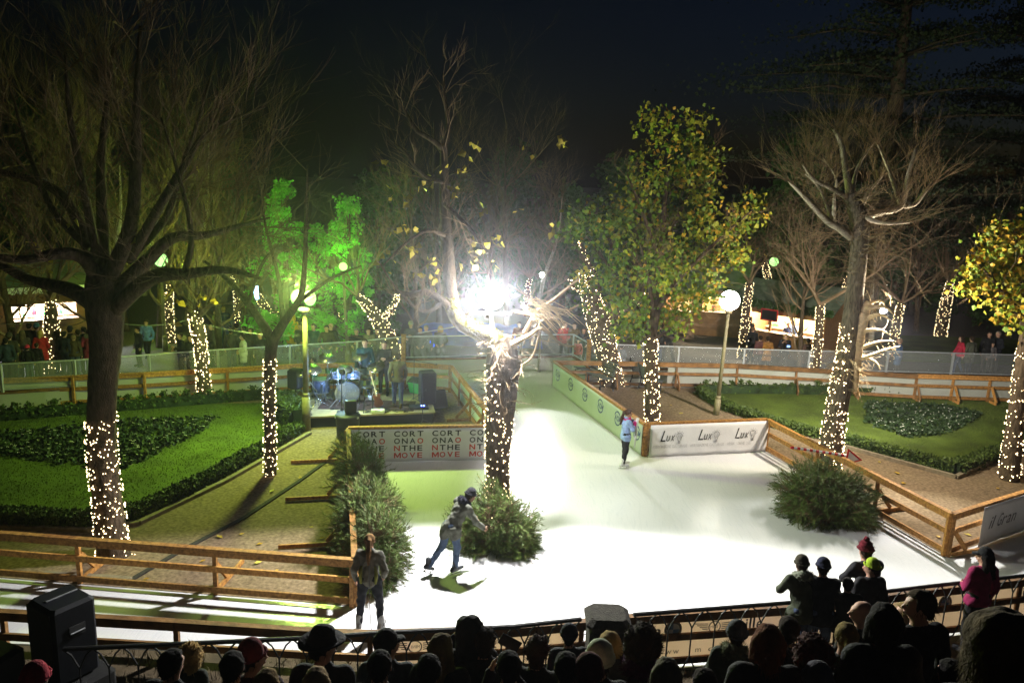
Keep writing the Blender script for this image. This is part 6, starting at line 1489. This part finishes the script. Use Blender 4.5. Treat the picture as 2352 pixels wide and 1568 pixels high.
# generic placing --------------------------------------------------------------
def headpt(hx,hy,w,H):
    p=Vector((0,0,HC))+ray(hx,hy)*(F*.215/w)
    z=zs(p.y); h=p.z+.12-z
    if not 1.45<h<1.95: h=min(1.95,max(1.45,h)); z=p.z+.12-h
    return Vector((p.x,p.y,z)),h
LBL=[]
FW={'curly blond child facing left in front of the iron railing': 50, 'man in a black brimmed hat by the left railing': 66, 'man in a dark peaked cap facing right, dark blue jacket': 62, 'tall figure in a black hood leaning toward the rink': 60, 'child in a dark green hat and pink collar': 50, 'man in a smooth navy beanie left of the stone pillar': 48, 'woman with thick brown hair and purple scarf right of pillar': 66, 'woman with bright copper red bobbed hair': 70, 'woman with full dark burgundy hair': 68, 'broad spectator with black hair right of the bald man': 72, 'fair haired child half hidden behind the short haired man': 40, 'closest spectator with huge frizzy hair at lower right corner': 120, 'short brown haired man in black jacket looking left': 60, 'bald man turning his head to the left': 48, 'man in a grey ribbed beanie and fur trimmed green coat': 52}
def W0(hx,hy): return max(46,min(74,46+(hy-1400)*.19))
FG=[ # head centre px, height, pose, yaw, hair, hair colour, jacket, under, label
 (391,1534,1.72,'relax',-.1,'short',HD,BLK,None,'dark haired spectator at lower left beside the curly blond child'),
 (432,1510,1.40,'turn',-.3,'curly',BLOND,DKG,None,'curly blond child facing left in front of the iron railing'),
 (532,1540,1.72,'stand',0,'short',HD,BLK,None,'black haired spectator in front of the dark red knit hat'),
 (578,1518,1.70,'turnr',0,'beanie',(.16,.025,.03),(.05,.02,.02),('short',HB),'spectator in a dark red knit hat near the left railing'),
 (80,1572,1.66,'stand',0,'beanie',(.35,.03,.05),BLK,('short',HB),'spectator whose red hat just shows at the lower left edge'),
 (740,1490,1.76,'turnr',0,'fedora',BLK,(.02,.022,.022),('short',HD),'man in a black brimmed hat by the left railing'),
 (889,1488,1.74,'turnr',0,'cap',BLK,(.03,.045,.055),('short',HD),'man in a dark peaked cap facing right, dark blue jacket'),
 (871,1538,1.70,'stand',.1,'short',HD,BLK,None,'dark haired spectator directly below the man in the peaked cap'),
 (725,1576,1.66,'stand',0,'bob',(.35,.25,.12),BLK,None,'fair haired spectator at the bottom edge under the brimmed hat'),
 (1012,1494,1.70,'coat',-.2,'long',(.13,.09,.03),BLK,None,'long haired woman with brown curls left of the tall hooded figure'),
 (1078,1455,1.82,'phone',.1,'hood',BLK,BLK,('short',HD),'tall figure in a black hood leaning toward the rink'),
 (1113,1478,1.72,'stand',0,'spiky',HB,BLK,None,'spiky brown haired spectator right of the black hood'),
 (1104,1522,1.45,'stand',0,'beanie',(.05,.065,.045),(.45,.05,.16),('short',HB),'child in a dark green hat and pink collar'),
 (1170,1540,1.68,'phone',.2,'short',HD,BLK,None,'spectator raising a phone with a green lit edge'),
 (1233,1500,1.68,'stand',-.1,'spiky',(.05,.018,.014),BLK,None,'spectator with short spiky dark red hair'),
 (1308,1467,1.72,'relax',.1,'beanie',NAVY,(.02,.025,.03),('short',HD),'man in a smooth navy beanie left of the stone pillar'),
 (1400,1489,1.66,'coat',0,'bob',(.40,.28,.09),(.03,.035,.03),None,'woman with a short blond bob before the stone pillar'),
 (1377,1522,1.64,'stand',0,'beanie',(.52,.58,.42),BLK,('short',HB),'spectator in a pale cream knitted hat'),
 (1302,1543,1.72,'stand',.1,'short',HD,BLK,None,'black haired head left of the pale cream hat'),
 (1352,1555,1.66,'stand',0,'beanie',(.10,.025,.02),BLK,('short',HB),'spectator in a rust brown hat below the pale cream hat'),
 (1477,1480,1.68,'coat',-.1,'curly',(.045,.03,.016),(.09,.095,.085),None,'woman with thick brown hair and purple scarf right of pillar'),
 (1531,1556,1.60,'stand',0,'bob',(.16,.14,.09),BLK,None,'spectator with ash fair crown below the purple scarf'),
 (1693,1462,1.74,'coat',-.1,'beanie',(.075,.08,.085),(.04,.05,.03),('short',HB),'man in a grey ribbed beanie and fur trimmed green coat'),
 (1766,1478,1.68,'stand',0,'bob',(.15,.045,.012),BLK,None,'woman with bright copper red bobbed hair'),
 (1813,1450,1.72,'stand',0,'short',HB,BLK,None,'brown haired man between the copper hair and the parka'),
 (1866,1506,1.66,'stand',.1,'curly',(.05,.012,.010),BLK,None,'woman with full dark burgundy hair'),
 (1946,1466,1.64,'coat',0,'ponytail',(.22,.16,.055),DKG,None,'girl with long light brown hair tied low'),
 (1984,1408,1.76,'turn',.2,'bald',HB,BLK,None,'bald man turning his head to the left'),
 (2036,1430,1.80,'coat',0,'bob',HD,(.013,.016,.014),None,'broad spectator with black hair right of the bald man'),
 (2119,1392,1.76,'turn',.3,'short',(.06,.04,.02),BLK,None,'short brown haired man in black jacket looking left'),
 (2083,1408,1.55,'turn',.2,'short',(.22,.15,.06),BLK,None,'fair haired child half hidden behind the short haired man'),
 (1878,1575,1.64,'stand',0,'beanie',(.12,.12,.13),BLK,('short',HB),'spectator whose grey hat just shows at the bottom edge'),
 (2300,1490,1.74,'coat',.1,'frizz',(.10,.07,.03),BLK,None,'closest spectator with huge frizzy hair at lower right corner'),
 (610,1580,1.66,'stand',0,'bob',(.25,.17,.06),BLK,None,'light haired spectator at the bottom edge left of centre'),
 (985,1548,1.70,'coat',.1,'short',HD,BLK,None,'dark spectator in front of the long brown curls'),
 (1620,1580,1.70,'coat',0,'short',HB,BLK,None,'dark spectator at the bottom edge beside the green coat'),
 (2190,1560,1.66,'coat',.2,'short',HD,BLK,None,'dark spectator at the bottom edge below the short haired man')]
for hx,hy,H,po,yw,hr,hc,ja,un,lb in FG:
    p,H=headpt(hx,hy,FW[lb] if lb in FW else W0(hx,hy),H)
    ex=[('furhood',(.13,.14,.075))] if 'fur trimmed' in lb else ([('furhood',(.06,.012,.045))] if 'purple scarf' in lb else None)
    t=person(po,p,yw+R.uniform(-.08,.08),H,lb,hr,hc,ja,NAVY,BLK,un,'spectators on the terrace steps',extra=ex)
    if 'huge frizzy' in lb:
        t.children[-1].scale=(1.35,1.35,1.3)
    if 'green lit edge' in lb:
        J=POSES['phone']; w=(J['wrL']+J['wrR'])/2
        ph=thing('phone','dark phone with a green lit edge held up over the crowd','phone',p+Vector((w[0],w[1]+.10,w[2]+.06))); mb=MB(); mb.bev((0,0,0),(.16,.012,.09),.004,Matrix.Rotation(.5,3,'Y')); mb.build('body',M_black,ph)
        mb=MB(); mb.box((0,.0075,0),(.15,.003,.08),Matrix.Rotation(.5,3,'Y')); mb.build('screen',emat('phone_screen',(.35,1,.3),1.2),ph)
# at the railing
RP=[(1853,1306,1.80,'lean',.05,'beanie',(.04,.035,.02),(.055,.065,.04),('short',HB),JEAN,'person in olive parka with pale hood leaning on the railing',[('furhood',(.22,.24,.18))]),
 (1899,1312,1.80,'lean',-.1,'beanie',(.018,.022,.045),(.012,.014,.022),('short',HB),(.10,.14,.24),'person in navy ribbed hat and dark jacket leaning on the railing',None),
 (2008,1272,1.92,'lean',.25,'bobble',(.13,.012,.02),(.022,.022,.026),('short',HB),BLK,'tall adult in dark red bobble hat at the railing',None),
 (2003,1305,1.76,'turn',.1,'beanie',(.33,.48,.03),(.028,.028,.03),('short',HB),BLK,'child in bright lime green hat before the bobble hat',None),
 (1955,1352,1.58,'lean',-.1,'short',HD,(.03,.03,.034),None,BLK,'small dark person between the navy hat and lime hat',None),
 (2264,1278,1.84,'turn',.2,'cap',BLK,(.26,.018,.085),('long',HD),BLK,'woman in bright pink quilted jacket at the railing',None)]
for hx,hy,H,po,yw,hr,hc,ja,un,tr_,lb,ex in RP:
    q=G(hx,hy,Z0+H-.12)
    person(po,Vector((q.x,q.y,Z0)),yw,H,lb,hr,hc,ja,tr_,BLK,un,'people leaning at the iron railing',extra=ex,key=None)
# band ------------------------------------------------------------------------
def onst(px,py,z=ZS): return G(px,py,z)
person('stand',onst(838,908),math.pi+.1,1.94,'musician in teal sweater and light jeans standing on the stage','short',HB,TEAL,(.16,.25,.45),(.04,.03,.02))
person('hold',onst(882,906),math.pi-.1,1.86,'guitarist in dark coat with pale fur collar behind the teal sweater','short',HB,(.025,.022,.018),BLK,BLK,extra=[('furhood',(.30,.26,.12))])
person('walk',onst(913,938),.15,1.82,'man in brown jacket walking away across the stage','short',HB,(.085,.075,.045),(.03,.04,.09),(.05,.035,.02))
person('relax',onst(722,915,.02),2.0,1.45,'person with teal shoulder sitting low behind the lamp post','short',HD,(.03,.12,.12),BLK,BLK)
# background crowd: (head top px, height, pose, yaw, hair, haircol, jacket, label)
BG=[(27,750,1.5,'hold',1.2,'cap',BLK,DKG,'person in black cap and dark green coat eating by left hut'),
 (50,758,1.45,'coat',.3,'long',(.10,.075,.05),(.06,.05,.045),'woman with long grey brown hair before the left hut'),
 (66,741,1.55,'stand',0,'short',HD,BLK,'dark haired man in black coat at the left hut counter'),
 (83,743,1.5,'coat',0,'beanie',(.10,.30,.42),(.4,.38,.33),'person in pale blue hat and cream coat at left hut'),
 (91,758,1.45,'coat',.4,'bob',BLOND,RED,'blond woman in bright red coat before the left hut'),
 (62,793,1.12,'stand',.2,'beanie',(.55,.03,.10),BLK,'child in pink hat and dark jacket behind left barrier'),
 (40,789,1.15,'coat',.3,'short',(.25,.17,.09),(.32,.24,.15),'child in beige coat beside the pink hat'),
 (83,787,1.15,'stand',0,'short',HB,BLK,'small dark haired child right of the pink hat'),
 (160,750,1.5,'coat',0,'beanie',BLK,BLK,'person in black hat and wide black coat at left hut'),
 (146,760,1.45,'stand',-.3,'short',HD,NAVY,'dark person left of the wide black coat'),
 (178,756,1.45,'hold',.4,'short',HB,(.05,.045,.03),'person in dull olive jacket near the left hut'),
 (203,755,1.5,'coat',.2,'furhood',(.16,.14,.09),(.22,.02,.05),'person in dark red coat with fur hood beside the trunk'),
 (12,775,1.4,'stand',.5,'short',HD,(.02,.035,.05),'dark person cut by the left picture edge'),
 (20,765,1.5,'coat',.4,'beanie',(.06,.05,.04),(.05,.045,.04),'person in dark knit hat at the far left barrier end'),
 (112,745,1.5,'stand',.1,'short',HB,(.03,.04,.06),'person in slate blue jacket between red coat and lit trunk'),
 (131,756,1.45,'coat',-.2,'long',HB,(.04,.03,.03),'long haired woman in dark coat right of the lit trunk'),
 (168,768,1.35,'stand',.2,'short',(.2,.13,.07),(.06,.045,.02),'child in brown jacket carrying a yellow bag'),
 (190,750,1.5,'turn',.5,'short',HD,(.03,.03,.03),'dark person beside the dark red coat'),
 (452,748,1.5,'coat',.6,'beanie',(.05,.05,.06),(.03,.028,.03),'person in dark hat just right of the lit tree'),
 (530,752,1.45,'stand',.4,'short',HB,(.035,.03,.028),'dark person before the navy jacket man'),
 (576,752,1.45,'stand',2.9,'bob',HB,(.05,.05,.04),'person with dark bob behind the white jacket'),
 (690,742,1.5,'coat',3.0,'short',HB,(.03,.035,.03),'dark person between hooded cape and teal jacket'),
 (866,752,1.5,'stand',3.2,'short',HB,(.04,.035,.03),'dark person half hidden by the forked lit tree'),
 (335,734,1.4,'walk',3.3,'short',HB,(.12,.22,.55),'child in shiny blue jacket walking on the far plaza'),
 (316,750,1.35,'stand',2.5,'short',HD,BLK,'dark figure left of the child in blue'),
 (414,762,1.52,'hold',2.2,'furhood',(.42,.36,.22),BLK,'person in black jacket with pale fur hood at the barrier'),
 (437,768,1.45,'stand',3.0,'short',HD,(.03,.03,.04),'dark person beside the pale fur hood'),
 (485,742,1.5,'turn',2.0,'short',HB,(.03,.02,.02),'person in dark brown coat carrying something red'),
 (497,710,1.55,'coat',2.6,'short',HB,(.16,.18,.10),'person with yellowish scarf far behind the lit tree'),
 (513,703,1.6,'stand',.3,'short',(.2,.14,.06),(.02,.03,.09),'man in navy jacket standing at the far brown door'),
 (543,741,1.5,'coat',.8,'short',HD,(.03,.035,.04),'dark coated person with back turned near the barrier'),
 (561,748,1.45,'stand',1.4,'short',HD,BLK,'dark person right of the turned back'),
 (558,766,1.42,'coat',2.0,'short',HB,(.62,.62,.50),'person in white jacket standing at the left barrier'),
 (597,762,1.48,'stand',3.0,'short',(.25,.14,.07),(.03,.03,.02),'man in dark jacket left of the slim forked tree'),
 (671,722,1.6,'coat',3.0,'hood',(.55,.30,.02),(.55,.30,.02),'person in orange yellow hooded cape behind the green lamp'),
 (720,742,1.6,'stand',3.0,'short',HB,(.02,.06,.055),'man in dark teal jacket right of the lamp post'),
 (750,746,1.58,'pockets',3.2,'short',HB,(.045,.035,.02),'young man in brown zipped jacket watching the stage'),
 (760,741,1.62,'stand',3.0,'bald',HB,BLK,'bald man behind the young man in brown'),
 (819,753,1.55,'hold',3.1,'short',(.2,.18,.16),BLK,'person in black with white scarf eating at the barrier'),
 (846,752,1.55,'hold',3.3,'short',HB,(.13,.11,.07),'man in tan jacket left of the forked lit tree'),
 (979,746,1.55,'stand',3.1,'short',(.2,.17,.14),(.06,.06,.06),'grey haired man in dark jacket at the channel barrier'),
 (965,750,1.52,'coat',3.3,'short',HB,(.03,.03,.035),'dark person left of the grey haired man'),
 (1012,747,1.52,'coat',3.1,'bob',(.40,.26,.12),BLK,'blond woman in knee length black coat at the barrier'),
 (944,738,1.55,'hold',3.0,'beanie',(.35,.32,.28),(.05,.045,.04),'person in pale hat near the orange post'),
 (1193,738,1.5,'stand',3.0,'short',HB,(.10,.02,.02),'person in dark red jacket right of the flood lamp'),
 (1297,738,1.55,'turn',3.4,'short',HB,(.40,.03,.02),'person in red jacket at the barrier corner'),
 (1320,740,1.55,'stand',2.8,'short',HB,(.16,.09,.04),'person in tan brown jacket beside the red jacket'),
 (1328,778,1.1,'stand',3.1,'bob',HB,(.30,.03,.03),'small child in red suit behind the barrier corner'),
 (1341,752,1.45,'coat',3.2,'short',HD,BLK,'dark person right of the child in red'),
 (1428,790,1.3,'stand',.2,'short',HB,(.12,.13,.15),'person in pale trousers half hidden by the leafy tree trunk'),
 (1541,736,1.6,'walk',.4,'short',HD,(.018,.02,.022),'man in dark long jacket walking before the middle hut'),
 (1520,742,1.5,'coat',.9,'short',HB,(.03,.03,.03),'dark person left of the walking man'),
 (1722,727,1.6,'coat',-.3,'hood',BLK,BLK,'person in tall black hood at the right hut'),
 (1731,750,1.42,'turnr',0,'short',(.2,.12,.07),BLK,'person beside the black hood facing the counter'),
 (1748,770,1.4,'stand',.2,'short',HB,(.10,.04,.04),'dark person in front of the right hut counter'),
 (1765,772,1.38,'coat',0,'short',HB,(.28,.13,.03),'person in orange brown coat at the right hut'),
 (1806,766,1.45,'phone',2.7,'bob',BLOND,(.03,.03,.035),'blond person holding a blue lit phone by right hut'),
 (1858,776,1.42,'coat',.3,'short',HB,(.09,.05,.04),'brown coated person at the right end of the hut'),
 (2069,776,1.5,'coat',1.0,'short',(.2,.12,.07),(.05,.10,.20),'person in dark blue jacket right of the splintered tree'),
 (2211,771,1.5,'walk',1.4,'bob',HB,(.42,.02,.05),'woman in bright red coat on the dark right lawn'),
 (2235,771,1.55,'coat',.3,'short',HB,(.06,.065,.045),'man in olive jacket beside the bright red coat'),
 (2274,761,1.6,'stand',2.8,'short',HB,BLK,'man in black facing the rink under yellow leaves'),
 (2295,760,1.6,'coat',2.0,'short',(.2,.17,.14),(.012,.014,.02),'large person in black coat under the yellow leaves'),
 (2281,786,1.2,'stand',3.0,'short',HB,(.12,.11,.11),'child in grey patterned jacket under the yellow leaves')]
def bary(x):
    P=OUT+OUTC[1:]+OUTR[1:]
    for a,b in zip(P,P[1:]):
        if a.x<=x<=b.x: return a.y+(b.y-a.y)*(x-a.x)/(b.x-a.x)
    return 30
for hx,hy,H,po,yw,hr,hc,ja,lb in BG:
    H0=H
    for sc in (1.15,1.1,1.05,1.0,.96,.92,.88):
        H=H0*sc; q=G(hx,hy,H*1.01)
        if q.y>bary(q.x)+.45: break
    un=None if hr in('short','bob','long','bald','spiky','curly') else ('short',HB)
    person(po,Vector((q.x,q.y,.005)),yw,H,lb,hr,hc,ja,R.choice([NAVY,BLK,JEAN,(.05,.045,.04)]),BLK,un,'visitors beyond the rink barrier')
    if 'blue lit phone' in lb:
        ph=thing('phone','phone with blue lit screen held before the right hut','phone',Vector((q.x+.05,q.y-.28,H*.72))); mb=MB(); mb.bev((0,0,0),(.14,.012,.09),.004); mb.build('body',M_black,ph); mb=MB(); mb.box((0,-.0075,0),(.13,.003,.08)); mb.build('screen',emat('phone_blue',(.25,.5,1),3),ph)
for hx,hy,H,rt,x,lb,ja in((1822,738,1.5,hutR,.62,'vendor in light blue top inside the right hut',(.18,.28,.5)),(1812,741,1.5,hutR,.54,'vendor in dark blue top inside the right hut',(.02,.03,.08)),(1638,712,1.5,hut1,.45,'vendor silhouette in the small warm window',(.05,.03,.02))):
    m=rt.matrix_world; Lx=(x)*((a-b).length if False else 3.6); q=PL(hx,hy,(m@Vector((2,0,-.9))).y)
    person('stand',Vector((q.x,q.y,max(.005,q.z-H))),3.1,H,lb,'short',HB,ja,BLK,BLK,None)
# ---------------------------------------------------------------- sky and render settings
w=bpy.data.worlds.new('World'); SC.world=w; w.use_nodes=True; nt=w.node_tree; N=nt.nodes; L=nt.links
bgn=N['Background']; sky=N.new('ShaderNodeTexSky'); sky.sky_type='NISHITA'; sky.sun_disc=False; sky.sun_elevation=rad(-3.5); sky.sun_rotation=rad(75); sky.altitude=300
mx=N.new('ShaderNodeMixRGB'); mx.blend_type='MULTIPLY'; mx.inputs[0].default_value=1; mx.inputs[2].default_value=(.30,.50,1,1); L.new(sky.outputs['Color'],mx.inputs[1]); L.new(mx.outputs[0],bgn.inputs['Color']); bgn.inputs['Strength'].default_value=.12
SC.view_settings.view_transform='Standard'; SC.view_settings.look='None'; SC.view_settings.exposure=0; SC.view_settings.gamma=1
SC.render.engine='CYCLES'; c=SC.cycles
c.use_denoising=True
try: c.denoiser='OPENIMAGEDENOISE'
except Exception: pass
c.max_bounces=5; c.diffuse_bounces=2; c.glossy_bounces=2; c.transmission_bounces=2; c.transparent_max_bounces=8; c.sample_clamp_indirect=2.0; c.sample_clamp_direct=0
c.caustics_reflective=False; c.caustics_refractive=False; c.use_light_tree=True; c.light_sampling_threshold=.005

BLOOM_DENSITY=0.0010  # thin volume added to give the lamps a lens bloom halo
if BLOOM_DENSITY:
    mb=MB(); mb.box((0,45,13),(150,110,28)); o=mb.build('bloom_haze',None); o.data.materials.clear()
    m=bpy.data.materials.new('bloom_haze'); m.use_nodes=True; n=m.node_tree; n.nodes.remove(n.nodes['Principled BSDF']); v=n.nodes.new('ShaderNodeVolumePrincipled'); v.inputs['Density'].default_value=BLOOM_DENSITY; v.inputs['Color'].default_value=(.9,.93,1,1); v.inputs['Anisotropy'].default_value=.9
    n.links.new(v.outputs[0],n.nodes['Material Output'].inputs['Volume']); o.data.materials.append(m); tag(o,kind='stuff')
    c.volume_bounces=0
